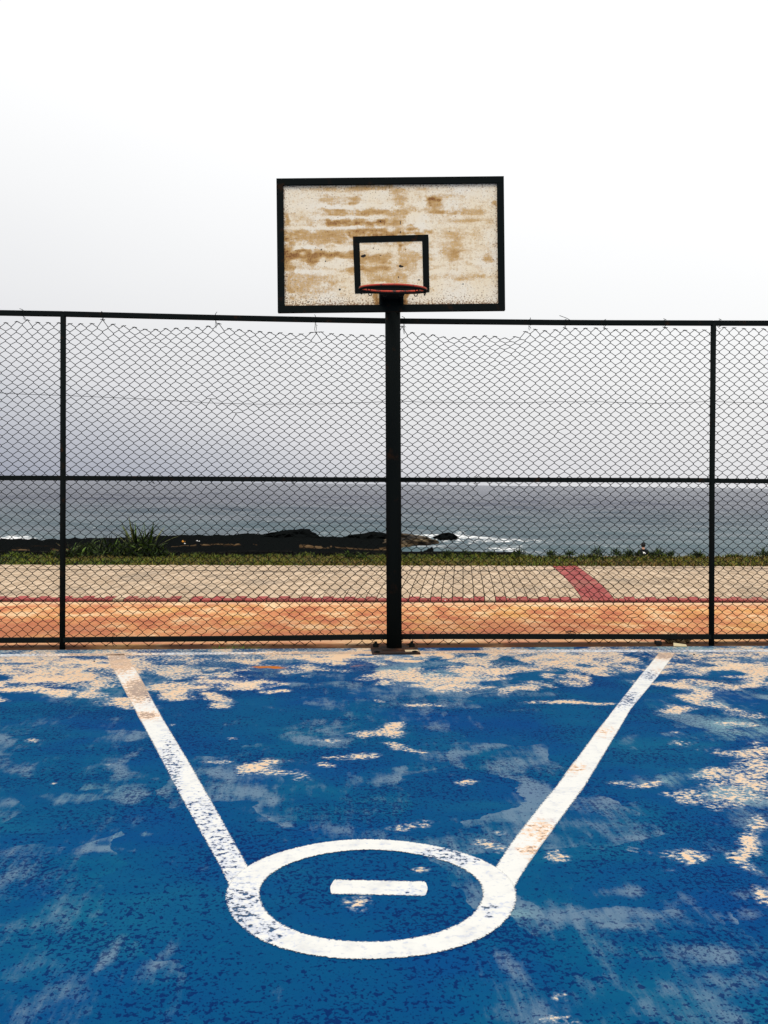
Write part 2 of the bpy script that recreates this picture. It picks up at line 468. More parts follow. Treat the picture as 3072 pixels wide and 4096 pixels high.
n2 = k.noise(k.pos((0.5, 1.6, 1)), 1.0, 4, 0.6)
n3 = k.noise(k.pos((0.012, 0.05, 1)), 1.0, 4, 0.6)
fm = k.attr('foam'); ns = k.attr('shallow')
wc = k.mix(ns, (0.074, 0.082, 0.112), (0.075, 0.122, 0.134))
wc = k.mix(k.step(n3, 0.42, 0.66, 0, 0.5), wc, (0.100, 0.112, 0.135))
wc = k.mix(k.step(n1, 0.58, 0.72, 0, 0.75), wc, (0.022, 0.032, 0.042))
ff = k.math('ADD', fm, k.math('MULTIPLY', k.math('SUBTRACT', k.noise(k.pos((1.2, 3.4, 1)), 1.0, 7, 0.75), 0.5), 3.4))
fmk = k.step(ff, 0.46, 0.66)
wl = k.noise(k.pos((0.9, 2.4, 1)), 1.0, 4, 0.6)
wc = k.mix(k.step(wl, 0.60, 0.72, 0, 0.45), wc, (0.03, 0.04, 0.05))
wc = k.mix(k.step(wl, 0.28, 0.40, 0.28, 0), wc, (0.15, 0.17, 0.18))
k.color(k.mix(fmk, wc, (0.80, 0.81, 0.80)))
k.lk(k.step(fmk, 0, 1, 0.24, 0.95), k.b.inputs['Roughness'])
k.b.inputs['IOR'].default_value = 1.33
k.bump(k.math('ADD', k.math('MULTIPLY', n1, 1.0), k.math('MULTIPLY', n2, 0.35)), 0.55, 0.8); M['sea'] = k.m
# stone wall, litter, cloth
k = Mat('dark_kerb_stone', 1.0, 0.0)
k.color(k.mix(k.step(k.noise(k.pos(), 5, 5), 0.5, 0.75), (0.006, 0.006, 0.006), (0.022, 0.020, 0.015))); M['darkstone'] = k.m
k = Mat('brown_plastic_film', 0.4, 0.4)
k.color(k.ramp(k.noise(k.coord('Object'), 22, 5, 0.6), [(0.3, (0.06, 0.03, 0.012)), (0.46, (0.28, 0.17, 0.07)), (0.60, (0.58, 0.46, 0.28))])); M['bag'] = k.m
def plain(name, c, rough=0.8, spec=0.2, var=0.25, sc=18):
    k = Mat(name, rough, spec)
    k.color(k.mix(k.noise(k.coord('Object'), sc, 4), tuple(x * (1 - var) for x in c), tuple(min(1, x * (1 + var)) for x in c)))
    return k.m
M['card'] = plain('cream_card', (0.58, 0.49, 0.30))
M['rubber'] = plain('black_rubber', (0.008, 0.008, 0.008))
M['dryleaf'] = plain('dry_leaf', (0.15, 0.06, 0.025))
M['white_scrap'] = plain('white_plastic', (0.78, 0.78, 0.76), 0.5, 0.4, 0.06)
M['orange_scrap'] = plain('orange_plastic', (0.62, 0.27, 0.03), 0.5, 0.3, 0.3)
M['skin'] = plain('skin', (0.46, 0.25, 0.17), 0.6, 0.3, 0.08)
M['shirt'] = plain('black_cotton', (0.008, 0.010, 0.012), 0.9, 0.1)
M['shorts'] = plain('dark_shorts', (0.015, 0.017, 0.025), 0.9, 0.1)
M['hair'] = plain('black_hair', (0.006, 0.006, 0.006), 0.6, 0.2)
M['stem'] = plain('plant_stem', (0.05, 0.035, 0.02))
# ================================================================== THE SETTING
def blobs(px, py, lst, W=None, wa=3.0):
    out = np.zeros_like(px)
    for b in lst:
        x, y, rx, ry = b[:4]; s = b[4] if len(b) > 4 else 1.0
        dx, dy = px - x, py - y
        if len(b) > 5:                                   # slanted smear
            dx = dx - b[5] * dy
        if W is not None:                                # uneven outlines
            dx = dx + W[0] * wa * rx; dy = dy + W[1] * wa * ry
        e2 = (dx / rx) ** 2 + (dy / ry) ** 2
        out = np.maximum(out, s / (1 + e2 * e2))
    return out
FY = 9.17                                                # plane of the fence
# ---- court
def axis(a, fine0, fine1, b, st, coarse):
    lo = np.arange(a, fine0, coarse); mid = np.arange(fine0, fine1, st); hi = np.arange(fine1, b + 0.01, coarse)
    return np.concatenate([lo, mid, hi])
cx_ = axis(-24, -4.2, 5.2, 25, 0.025, 0.4)
cy_ = np.concatenate([np.arange(-14, 2.4, 0.4), np.arange(2.4, FY - 0.06, 0.025), [FY - 0.05]])
CXX, CYY = np.meshgrid(cx_, cy_)
me = grid_mesh('court', CXX, CYY, 0 * CXX)
PX, PY = to_px(CXX, CYY, np.zeros_like(CXX))
BARE = [(150, 2650, 330, 40), (430, 2640, 160, 38), (60, 2690, 220, 32), (330, 2700, 170, 28), (140, 2763, 130, 20, .95), (15, 2812, 45, 12, .8),
 (430, 2790, 100, 30), (470, 2747, 70, 40, .9), (495, 2640, 80, 40), (670, 2655, 85, 38, .85), (740, 2690, 170, 22, .8), (900, 2645, 160, 20, .7),
 (895, 2735, 150, 14, .9), (765, 2765, 70, 20, .9), (920, 2778, 50, 20, .9), (915, 2822, 45, 13, .7), (560, 2720, 60, 30, .6),
 (1100, 2622, 160, 24), (1250, 2635, 170, 22), (1400, 2655, 130, 14, .95), (1575, 2604, 230, 26, 1.6), (1950, 2625, 200, 50), (1970, 2680, 130, 28),
 (1640, 2695, 70, 16, .9), (1765, 2713, 150, 18, .9), (1890, 2742, 140, 22, .95), (1672, 2735, 90, 9, .8), (1147, 2763, 40, 7, .9), (1610, 2818, 100, 6, .85),
 (1090, 2763, 30, 5, .6), (1500, 2806, 18, 6, .6), (1512, 2920, 90, 16, 1.0), (1475, 2932, 50, 12, .8), (1567, 2990, 115, 16, .72), (1720, 3000, 75, 9, .66), (1115, 3064, 110, 26, 1.0), (1120, 3085, 150, 28, .72),
 (1407, 3034, 60, 9, .72), (1300, 2965, 40, 10, .65), (1320, 3062, 30, 8, .6), (1919, 3132, 45, 10, .66), (2300, 2620, 320, 26), (2264, 2661, 210, 30), (2418, 2675, 90, 18, .95),
 (2276, 2716, 75, 15, .95), (2140, 2745, 60, 9, .7), (2060, 2765, 40, 12, .7), (2240, 2812, 85, 9, .92), (2900, 2622, 260, 22), (2850, 2667, 220, 22, .95), (3010, 2690, 110, 34),
 (2727, 2748, 75, 14, .85), (2780, 2792, 55, 38, .9), (2845, 2778, 75, 22, .9), (2665, 2837, 65, 9, .85), (3005, 2740, 110, 18, .9), (2900, 2830, 160, 20, .5), (2943, 2895, 75, 12, .68),
 (2740, 2975, 35, 10, .7), (2700, 2935, 20, 5, .6), (2950, 3030, 130, 42, .62), (3035, 3075, 80, 70, .72), (2943, 3110, 80, 40, .68), (2555, 3130, 65, 14, .7), (2470, 3120, 40, 12, .5),
 (2870, 3215, 190, 50, .62), (3040, 3190, 90, 60, .66), (2778, 3410, 95, 30, .74), (3010, 3440, 55, 75, .85), (3035, 3600, 30, 26, .8), (2258, 4005, 22, 24, .62), (2300, 4088, 60, 14, .75), (1702, 3487, 32, 13, .62),
 (1655, 3485, 10, 8, .6), (2221, 3400, 45, 18, .75), (2010, 3330, 20, 8, .6), (1444, 3600, 50, 20, .55), (1990, 3400, 50, 25, .45), (1660, 3300, 50, 25, .5), (1720, 3290, 25, 18, .45),
 (145, 2965, 30, 7, .6), (450, 3060, 15, 6, .55), (690, 2900, 12, 4, .6), (945, 2948, 16, 5, .6), (820, 3045, 60, 9, .58), (215, 3137, 10, 4, .6), (960, 3085, 40, 26, .55)]
COVER = [(450, 2601, 560, 9), (1100, 2594, 200, 8), (2500, 2590, 900, 9), (2450, 2596, 100, 6), (1575, 2655, 330, 12), (870, 2632, 100, 12, .8), (590, 2640, 60, 16, .7), (600, 2715, 60, 22, .8), (1700, 2660, 170, 16, .9), (2240, 2680, 40, 10, .8), (2330, 2660, 40, 8, .9), (2760, 2638, 100, 14), (2750, 2688, 70, 16, .9), (2900, 2710, 90, 9, .8), (85, 2680, 20, 6, .8), (200, 2660, 20, 6, .6), (1100, 3105, 75, 12, .55), (2070, 2700, 150, 8, .7), (2190, 2728, 90, 14, .6), (2560, 2650, 60, 18, .8)]
FADE = [(480, 2880, 80, 40, .8), (430, 3080, 150, 90, .85), (40, 3020, 60, 55, .8), (270, 3190, 230, 42, .9), (880, 3110, 62, 50, .95), (910, 2860, 60, 50, .75), (1185, 2895, 110, 50, .7),
 (1350, 2880, 45, 40, .75), (1370, 2970, 110, 36, .85), (1250, 2735, 270, 52, .8), (1560, 2770, 340, 42, .75), (1950, 2790, 220, 30, .75), (1790, 2910, 110, 60, .65), (1765, 3075, 110, 42, .85), (1610, 3118, 90, 28, .75),
 (2490, 2976, 62, 34, .9), (2900, 2890, 200, 62, .85), (2140, 3122, 90, 44, .85), (2790, 3100, 150, 60, .8), (2960, 3000, 170, 190, .75), (410, 3422, 130, 22, 1.1), (546, 3340, 42, 14, 1.2), (300, 3380, 420, 110, .42), (435, 3765, 40, 80, .85, -0.7), (722, 3765, 42, 85, .95, -0.7),
 (1176, 3920, 55, 70, .85, -0.3), (2277, 3600, 260, 58, .85), (2600, 3540, 320, 24, .8), (2425, 3695, 85, 9, 1.1), (2650, 3785, 210, 55, .7), (2906, 3607, 70, 36, .85), (2055, 3655, 55, 12, 1.1), (2000, 3870, 50, 50, .8, .5),
 (2060, 3330, 60, 30, .8), (2470, 3230, 40, 40, .8, .5), (2540, 3340, 50, 14, .9), (1640, 3250, 130, 40, .7), (1760, 3420, 60, 90, .35), (1450, 3440, 260, 60, .4), (1250, 3560, 180, 40, .4), (160, 3950, 220, 120, .35), (2750, 4000, 300, 130, .35), (1950, 3000, 140, 120, .4), (2080, 3020, 60, 160, .5), (900, 3200, 160, 30, .7), (1010, 3260, 80, 26, .8), (700, 3440, 90, 20, .7), (1100, 3310, 50, 14, .9), (2440, 3700, 30, 9, 1.0), (2220, 3900, 150, 90, .4)]
DEEP = [(700, 3500, 330, 80), (350, 2830, 200, 30), (2200, 2900, 180, 60), (1250, 3020, 150, 30), (1900, 3000, 60, 40), (2350, 3100, 120, 60), (1000, 2850, 300, 40), (2560, 2880, 130, 50)]
TEAL = [(2960, 3000, 190, 190), (2790, 3100, 170, 70), (600, 3330, 200, 60, .7), (2055, 3655, 70, 20, .6), (1620, 2690, 160, 20, .9), (1000, 2690, 130, 16, .9), (330, 3150, 160, 40, .8), (450, 2605, 500, 6, .9), (2600, 2592, 600, 7, .9)]
gen = fbm(CXX * 0.9, CYY * 0.9, 4, 31)
far = np.clip((CYY - 7.2) / 1.8, 0, 1)
infr = np.clip(np.minimum.reduce([PX + 500, 3570 - PX, (4700 - PY) * 1.0, PY - 2200]) / 480, 0, 1)
infr = np.where(CYY > 2.2, infr, 0)
BARE = [(a[0], a[1], a[2], a[3], (a[4] if len(a) > 4 else 1.0) * (.90 if a[1] < 2850 else .84)) for a in BARE]
W1 = (2 * fbm(CXX * 3.2, CYY * 3.2, 5, 101) - 1, 2 * fbm(CXX * 3.2, CYY * 3.2, 5, 202) - 1)
W2 = (2 * fbm(CXX * 2.2, CYY * 2.2, 5, 303) - 1, 2 * fbm(CXX * 2.2, CYY * 2.2, 5, 404) - 1)
b = blobs(PX, PY, BARE, W1) * (1 - 0.85 * blobs(PX, PY, COVER, W1))
b = np.maximum(b * infr, (1 - infr) * np.clip((gen - 0.52) * 3.2 + far * 0.45, 0, 1))
b = np.maximum(b, 0.30 * far * (gen > 0.45))
attr(me, 'bare', b)
fd = .85 * blobs(PX, PY, FADE, W2, 3.2) - 0.4 * blobs(PX, PY, DEEP, W2) + 0.9 * np.clip(fbm(CXX * 1.6, CYY * 1.6, 4, 55) - .56, 0, 1)
attr(me, 'fade', infr * (fd + far * (.15 + .7 * fbm(CXX * 2.5, CYY * 2.5, 4, 91))) + (1 - infr) * np.clip((gen - 0.45) * 3, 0, 1))
attr(me, 'teal', blobs(PX, PY, TEAL))
attr(me, 'rust', blobs(PX, PY, [(1062, 2667, 60, 7, 1.1), (1455, 2663, 40, 5, .55), (1745, 2675, 30, 4, .5), (1510, 2600, 45, 10, .35)], W1, 2.0) * .8)
court = kind(link('court', me, M['court'], None, True), 'structure')

# painted lines: strips a few millimetres above the court
def strip(name, left, right, worn=(), peach=(), grow=0.14, n=220, nc=10):
    """left/right: matching lists of ground points along both edges"""
    L_ = np.array([p[:2] for p in left]); R_ = np.array([p[:2] for p in right])
    ta, tb = np.linspace(0, 1, len(L_)), np.linspace(0, 1, n)
    l = np.stack([np.interp(tb, ta, L_[:, i]) for i in (0, 1)], 1)
    r = np.stack([np.interp(tb, ta, R_[:, i]) for i in (0, 1)], 1)
    s = np.linspace(-1 - grow, 1 + grow, nc)
    Xs = (l[:, :1] + r[:, :1]) / 2 + (r[:, :1] - l[:, :1]) / 2 * s
    Ys = (l[:, 1:] + r[:, 1:]) / 2 + (r[:, 1:] - l[:, 1:]) / 2 * s
    m_ = grid_mesh(name, Xs, Ys, np.full_like(Xs, 0.002))
    px, py = to_px(Xs, Ys, np.zeros_like(Xs))
    attr(m_, 'edge', np.abs(np.repeat(s[None], n, 0)) / (1 + grow) )
    attr(m_, 'worn', (blobs(px, py, worn) if worn else np.zeros_like(px)) + .06)
    attr(m_, 'peach', blobs(px, py, peach) if peach else np.zeros_like(px))
    return link(name, m_, M['line'], court)
gl = lambda pts: [ground(*p) for p in pts]
strip('painted_line', gl([(428, 2618), (457, 2675), (555, 2861), (656, 3050), (735, 3200), (884, 3465), (930, 3560)]),
      gl([(492, 2616), (537, 2675), (639, 2861), (752, 3050), (838, 3200), (986, 3465), (1030, 3545)]),
      [(480, 2650, 70, 36, .8), (560, 2760, 60, 45, .85), (590, 2862, 40, 12, .8), (680, 3090, 40, 120, .5), (900, 3400, 80, 110, .42), (800, 3260, 70, 80, .36)],
      [(500, 2700, 120, 130), (590, 2862, 50, 30)])
strip('painted_line', gl([(2640, 2612), (2563, 2704), (2461, 2834), (2350, 2982), (2227, 3150), (2184, 3200), (2041, 3385), (1990, 3468), (1930, 3560)]),
      gl([(2698, 2612), (2631, 2704), (2523, 2834), (2434, 2982), (2332, 3150), (2295, 3200), (2156, 3385), (2101, 3468), (2040, 3570)]),
      [(2660, 2622, 50, 14, .85), (2600, 2700, 40, 20, .45), (2500, 2800, 60, 32, .55), (2400, 2925, 40, 10, .35), (2290, 3075, 40, 14, .4), (2170, 3330, 60, 40, .35), (2130, 3400, 50, 14, .5)],
      [(2660, 2640, 60, 50), (2400, 2925, 60, 30), (2290, 3075, 60, 30), (2150, 3370, 80, 90)])
strip('painted_line', gl([(-900, 2631), (0, 2618), (800, 2611), (1560, 2606), (2300, 2601), (3072, 2600), (4200, 2600)]),
      gl([(-900, 2641), (0, 2627), (800, 2619), (1560, 2614), (2300, 2609), (3072, 2607), (4200, 2607)]),
      [(1500, 2612, 4000, 400, .40), (400, 2615, 160, 30, .75), (1300, 2610, 230, 30, .9), (1560, 2610, 260, 30, 1.0), (1900, 2606, 200, 30, .8), (2150, 2604, 60, 20, .6), (2650, 2604, 110, 30, .7), (150, 2620, 60, 20, .5), (1000, 2616, 60, 20, .4), (2960, 2604, 60, 20, .5)],
      [(400, 2615, 200, 60), (1500, 2610, 500, 60)], 0.2, 400, 5)
# free-throw circle and dash
cc = at(1483, 3568, 3.68); cc = Vector((cc.x, cc.y, 0)); ro, ri = 0.528, 0.414
th = np.linspace(0, 2 * math.pi, 260)
wob = 1 + 0.008 * np.sin(3 * th + 1) + 0.006 * np.sin(5 * th)
strip('painted_circle', [Vector((cc.x + ro * w_ * math.cos(t), cc.y + ro * w_ * math.sin(t), 0)) for t, w_ in zip(th, wob)],
      [Vector((cc.x + ri * w_ * math.cos(t), cc.y + ri * w_ * math.sin(t), 0)) for t, w_ in zip(th, wob)],
      [(970, 3620, 90, 80, .50), (1830, 3420, 140, 36, .46), (1060, 3720, 90, 50, .38), (1960, 3650, 60, 30, .3)], (), 0.12, 520, 11).location.z = 0.0015
a0, a1 = ground(1322, 3548), ground(1710, 3556)
dl = (a1 - a0).normalized(); dn = Vector((-dl.y, dl.x, 0)); hw = 0.062
ts = np.linspace(0, 1, 60)
capw = [hw * math.sqrt(max(0.03, 1 - max(0, (abs(t - .5) * 2 - 0.93) / 0.07) ** 2)) for t in ts]
strip('painted_dash', [a0 + (a1 - a0) * t + dn * w_ for t, w_ in zip(ts, capw)], [a0 + (a1 - a0) * t - dn * w_ for t, w_ in zip(ts, capw)],
      [(1640, 3570, 60, 20, .3)], (), 0.12, 120, 9)

# ---- orange road behind the fence, soil-filled joint in between
ka, kb = ground(0, 2400, 0.02), ground(3072, 2404, 0.02)
e1 = (kb - ka); e1.z = 0; e1.normalize()
km = (ka + kb) / 2; km.z = 0
e2 = ray(1851, 1935.3); e2.z = 0; e2.normalize()
en = Vector((-e1.y, e1.x, 0))
def kerb_y(x): return km.y + (x - km.x) * e1.y / e1.x
mb = MB(); mb.box((-24, FY - 0.5, -0.25), (25, FY + 0.2, -0.012)); kind(mb.build('soil_joint', M['soil']), 'structure')
rx_ = axis(-24, -4.5, 6, 25, 0.06, 0.5)
T_ = np.concatenate([np.linspace(0, 0.06, 12), np.linspace(0.06, .97, 54)[1:], [.978, .984, .988, .992, .996, 1.0]])
RX, RT = np.meshgrid(rx_, T_)
y0_ = FY - 0.022 + 0.016 * (fbm(rx_ * 3, rx_ * 0, 4, 3) - 0.5)
y1_ = km.y + (rx_ - km.x) * e1.y / e1.x
RY = y0_[None] * (1 - RT) + y1_[None] * RT
lip = np.exp(-((RY - FY - 0.10) / 0.09) ** 2)
RZ = 0.002 + 0.020 * lip - 0.03 * np.clip(1 - (RY - y0_[None]) / 0.03, 0, 1) + 0.006 * (fbm(RX * 2, RY * 2, 3, 9) - .5)
me = grid_mesh('road', RX, RY, RZ)
attr(me, 'pale', np.clip(np.exp(-((RT - 1.0) / 0.10) ** 2) * 0.9 + 0.55 * np.exp(-((RT - 0.13) / 0.06) ** 2), 0, 1) * (0.35 + 1.1 * fbm(RX * .8, RY * 1.5, 4, 21)))
attr(me, 'redwash', np.clip(0.95 * np.exp(-((RT - 0.30) / 0.2) ** 2) * (2.2 * fbm(RX * 1.1, RY * 2.0, 5, 33) - .55) * np.clip(1.15 - RX * .12, .6, 1.6), 0, .85))
attr(me, 'dirt_shade', np.clip(1.3 - (RY - y0_[None]) / 0.15, 0, 1) * (0.45 + 1.1 * fbm(RX * 1.5, RY * 8, 4, 77)) + (RT > 0.982) * 1.0)  # soil by the fence, plus the kerb's shadow line painted at the far edge
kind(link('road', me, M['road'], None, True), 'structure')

# ---- brick paving, red and pale edge, one red stripe
def zp(t): return 0.030 + 0.09 * (1 - math.exp(-max(t, 0) / 0.8))
TP = 4.25
mb = MB()
tt = [0.0, .15, .3, .5, .8, 1.2, 1.8, 2.6, TP]
vs = []
for t in tt:
    for s in (-22, 26):
        q = km + e1 * s + e2 * t; vs.append((q.x, q.y, zp(t) - 0.014))
mb.add(vs, [(2 * i, 2 * i + 1, 2 * i + 3, 2 * i + 2) for i in range(len(tt) - 1)])
q0, q1 = km - e1 * 22, km + e1 * 26
mb.add([(q0.x, q0.y, -0.05), (q1.x, q1.y, -0.05), (q1.x, q1.y, 0.016), (q0.x, q0.y, 0.016)], [(0, 1, 2, 3)])
paving = kind(mb.build('paving', M['mortar']), 'structure')
BW, BL, GAP = 0.1385, 0.25, 0.012
def brick_shape(s0, t0, t1, jz=0.0):
    vs = []
    for (s, t, dz, sh) in ((s0, t0, -0.055, 0), (s0 + BW - GAP, t0, -0.055, 0), (s0 + BW - GAP, t1, -0.055, 0), (s0, t1, -0.055, 0),
                       (s0, t0, 0, 1), (s0 + BW - GAP, t0, 0, 1), (s0 + BW - GAP, t1, 0, 1), (s0, t1, 0, 1)):
        q = e1 * s + e2 * t
        vs.append((q.x, q.y, zp(t) + dz + jz))
    return vs, ((0, 3, 2, 1), (4, 5, 6, 7), (0, 1, 5, 4), (1, 2, 6, 5), (2, 3, 7, 6), (3, 0, 4, 7))
def s_of(px):
    g_ = ground(px, 2401, 0.03); g_.z = 0
    return (g_ - km).dot(e1)
rs0, rs1 = s_of(2327), s_of(2466)
cols = range(int(-20 / BW), int(24 / BW))
shared, near = {}, []
rest, rest_red, tone_r, tone_rr = MB(), MB(), [], []
for ci in cols:
    s0 = ci * BW
    t, row = 0.0, 0
    first = 0.20 if ci % 2 == 0 else 0.105
    stripe = rs0 - 0.03 < s0 < rs1 - 0.03
    while t < TP - 0.02:
        t1 = min(t + (first if row == 0 else BL), TP)
        red = stripe or (row == 0 and rnd.random() < (0.97 if ci % 2 == 0 else 0.86))
        q = km + e1 * s0 + e2 * t
        px, py = to_px(q.x, q.y, 0.06)
        if row < 4 and -40 < px < 3112:
            near.append((ci, t, t1, row, red, s0))
        else:
            jz = rnd.uniform(-.003, .003)
            vs, fs = brick_shape(s0, t, t1 - GAP, jz)
            vs = [(a + km.x, b_ + km.y, c_) for a, b_, c_ in vs]
            (rest_red if red else rest).add(vs, fs); (tone_rr if red else tone_r).extend([rnd.random()] * 8)
        t, row = t1, row + 1
near.sort(key=lambda a: a[3])
for i, (ci, t, t1, row, red, s0) in enumerate(near):
    if i >= 298:
        vs, fs = brick_shape(s0, t, t1 - GAP)
        vs = [(a + km.x, b_ + km.y, c_) for a, b_, c_ in vs]
        (rest_red if red else rest).add(vs, fs); (tone_rr if red else tone_r).extend([rnd.random()] * 8)
        continue
    key = (round(t, 4), round(t1, 4), red)
    if key not in shared:
        mb = MB(); mb.add(*brick_shape(0, t, t1 - GAP)); shared[key] = mb.mesh('brick')
        shared[key].materials.append(M['brick_red' if red else 'brick'])
    o = link('brick', shared[key], None, paving)
    q = km + e1 * s0
    o.location = (q.x, q.y, rnd.uniform(-.003, .004))
for mb, tn, nm, mt in ((rest, tone_r, 'pale_brick_field', 'brick'), (rest_red, tone_rr, 'red_brick_field', 'brick_red')):
    o = kind(mb.build(nm, M[mt], paving), 'stuff'); attr(o.data, 'tone', tn)

# ---- grass verge
def zg(t): return 0.095 - 0.05 * max(0, min(1, (t - TP) / 2.8))
TG = 2.85
mb = MB(); vs = []
for t in (TP, TP + .7, TP + 1.6, TP + TG):
    for s in (-22, 26):
        q = km + e1 * s + e2 * t; vs.append((q.x, q.y, zg(t)))
mb.add(vs, [(2 * i, 2 * i + 1, 2 * i + 3, 2 * i + 2) for i in range(3)])
kind(mb.build('verge', M['turf']), 'structure')
def blades(n, fs, ft, hmin, hmax, wid, pal, zf, seed):
    r = np.random.default_rng(seed)
    s, t = fs(r, n), ft(r, n)
    keep = np.ones(n, bool)
    V = np.zeros((n, 5, 3)); Cc = np.zeros((n, 5, 4)); Cc[..., 3] = 1
    h = r.uniform(hmin, hmax, n) * (0.55 + 0.9 * fbm(s * 1.2, t * 1.2, 3, seed))
    a = r.uniform(0, 2 * np.pi, n); lean = r.uniform(0.1, 0.9, n) * h
    bx = km.x + e1.x * s + e2.x * t; by = km.y + e1.y * s + e2.y * t
    bz = np.array([zf(q) for q in t])
    wx, wy = np.cos(a), np.sin(a)
    lx, ly = np.cos(a + 1.57 + r.normal(0, .5, n)), np.sin(a + 1.57 + r.normal(0, .5, n))
    w = wid * r.uniform(.5, 1.3, n)
    for j, (f, sx) in enumerate(((0, -1), (0, 1), (.55, -.8), (.55, .8), (1, 0))):
        V[:, j, 0] = bx + wx * w * sx / 2 + lx * lean * f * f
        V[:, j, 1] = by + wy * w * sx / 2 + ly * lean * f * f
        V[:, j, 2] = bz + h * f * (1 - 0.25 * f) - 0.005
    pal = np.array(pal); lush = np.clip(.55 - s * .12, 0, 1) * fbm(s * .5, t * .5, 3, 3) * 1.5; pk = fbm(s * .8, t * .8, 4, seed + 5) * 1.3 - .15 + r.normal(0, .22, n)
    idx = np.clip((pk * len(pal)).astype(int), 0, len(pal) - 1)
    Cc[..., :3] = (pal[idx] * r.uniform(.6, 1.35, (n, 1)))[:, None, :]
    Cc[..., :3] = Cc[..., :3] * (1 - lush[:, None, None] * np.array([.18, -.02, .3])) * np.array([1.05, .88, .8])
    me = bpy.data.meshes.new('grass')
    base = (np.arange(n) * 5)[:, None]
    tri = np.concatenate([base + np.array([[0, 1, 3]]), base + np.array([[0, 3, 2]]), base + np.array([[2, 3, 4]])])
    me.vertices.add(n * 5); me.vertices.foreach_set('co', V.astype(np.float32).ravel())
    me.loops.add(tri.size); me.loops.foreach_set('vertex_index', tri.astype(np.int32).ravel())
    me.polygons.add(len(tri)); me.polygons.foreach_set('loop_start', (np.arange(len(tri)) * 3).astype(np.int32))
    me.update(calc_edges=True)
    ca = me.attributes.new('tint', 'FLOAT_COLOR', 'POINT'); ca.data.foreach_set('color', Cc.astype(np.float32).ravel())
    return me
PAL = [(.010, .016, .003), (.040, .072, .005), (.085, .135, .006), (.125, .140, .008), (.15, .115, .020), (.095, .105, .007), (.018, .030, .003), (.17, .125, .040)]
me = blades(52000, lambda r, n: r.uniform(-11, 13, n), lambda r, n: TP - 0.04 + (TG - 0.05) * r.uniform(0, 1, n), 0.04, 0.11, 0.020, PAL, zg, 4)
me2 = blades(9000, lambda r, n: np.where(r.random(n) < .7, np.round(r.uniform(-11, 13, n) / .7) * .7 + r.normal(0, .09, n), r.uniform(-11, 13, n)), lambda r, n: TP + TG - .35 + .3 * r.uniform(0, 1, n), .05, .17, .018, PAL[:4] + PAL[:2], zg, 9)
o2 = kind(link('tall_grass', me2, M['leaf']), 'stuff'); tag(o2, 'taller ragged grass along the sea side of the grass strip', 'grass')
o = kind(link('grass', me, M['leaf']), 'stuff'); tag(o, 'strip of short olive green grass between brick paving and rocky shore', 'grass')

# ---- low dark wall at the far edge of the grass
wall = thing('low_wall', 'low black stone wall along the far edge of the grass', 'wall', km + e2 * (TP + TG))
wall_inv = wall.location.copy()
s = -18.0
send = s_of(2066) + 1.2
gq = at(2066, 2212, 19.9); send = (Vector((gq.x, gq.y, 0)) - km - e2 * (TP + TG)).dot(e1)
while s < send:
    ln = min(rnd.uniform(.8, 1.5), send - s + 0.02)
    mb = MB(); top = 0.145 + rnd.uniform(-.012, .014)
    Mx = Matrix(((e1.x, en.x, 0, e1.x * s), (e1.y, en.y, 0, e1.y * s), (0, 0, 1, 0), (0, 0, 0, 1)))
    mb.box((0, 0.02, -0.5), (ln - 0.012, 0.30, top), Mx)
    o = bevel(mb.build('stone', M['darkstone'], wall), 0.012, 2)
    s += ln
# ---- beach
dd = np.concatenate([np.linspace(19.5, 24, 8), np.linspace(25, 80, 56)])
uu = np.linspace(-0.8, 0.8, 90)
BD, BU = np.meshgrid(dd, uu, indexing='ij')
BX = Rv.x * BU * BD + Fv.x * BD; BY = Rv.y * BU * BD + Fv.y * BD
BZ = np.interp(BD, [19.5, 20.3, 22, 24, 44, 60, 66, 80], [-.05, -.12, -.55, -.80, -1.92, -2.85, -3.22, -4.2]) + 0.12 * (fbm(BX * .4, BY * .4, 3, 2) - .5)
kind(link('beach', grid_mesh('beach', BX[::-1], BY[::-1], BZ[::-1]), M['sand'], None, True), 'structure')
# ---- sea
TILT = 0.0076
rows = 55 * np.exp(np.arange(0, 860) * 0.0062)
uu = np.linspace(-1.1, 1.1, 420)
SD, SU = np.meshgrid(rows, uu, indexing='ij')
SX = Rv.x * SU * SD + Fv.x * SD; SY = Rv.y * SU * SD + Fv.y * SD
lat = SU * SD
SZ = -3.2 - TILT * lat
amp = 0.16 / (1 + (SD / 500) ** 2)
wv = np.zeros_like(SX)
for i in range(14):
    lam = rng.uniform(3.5, 22); an = rng.normal(0, 0.35); ph = rng.uniform(0, 6.28)
    fade_ = np.clip(lam / (SD * 0.0062 * 2.2) - 0.5, 0, 1)
    wv += fade_ * math.sqrt(lam / 12) * np.sin(2 * np.pi / lam * (lat * math.sin(an) + SD * math.cos(an)) + ph)
SZ = SZ + amp * wv * 0.5 * (0.4 + 1.2 * vnoise(lat * .03, SD * .03, 8))
px, py = to_px(SX, SY, -3.2 - TILT * lat)
WF = (2 * fbm(lat * .25, SD * .25, 4, 71) - 1, 2 * fbm(lat * .25, SD * .25, 4, 72) - 1)
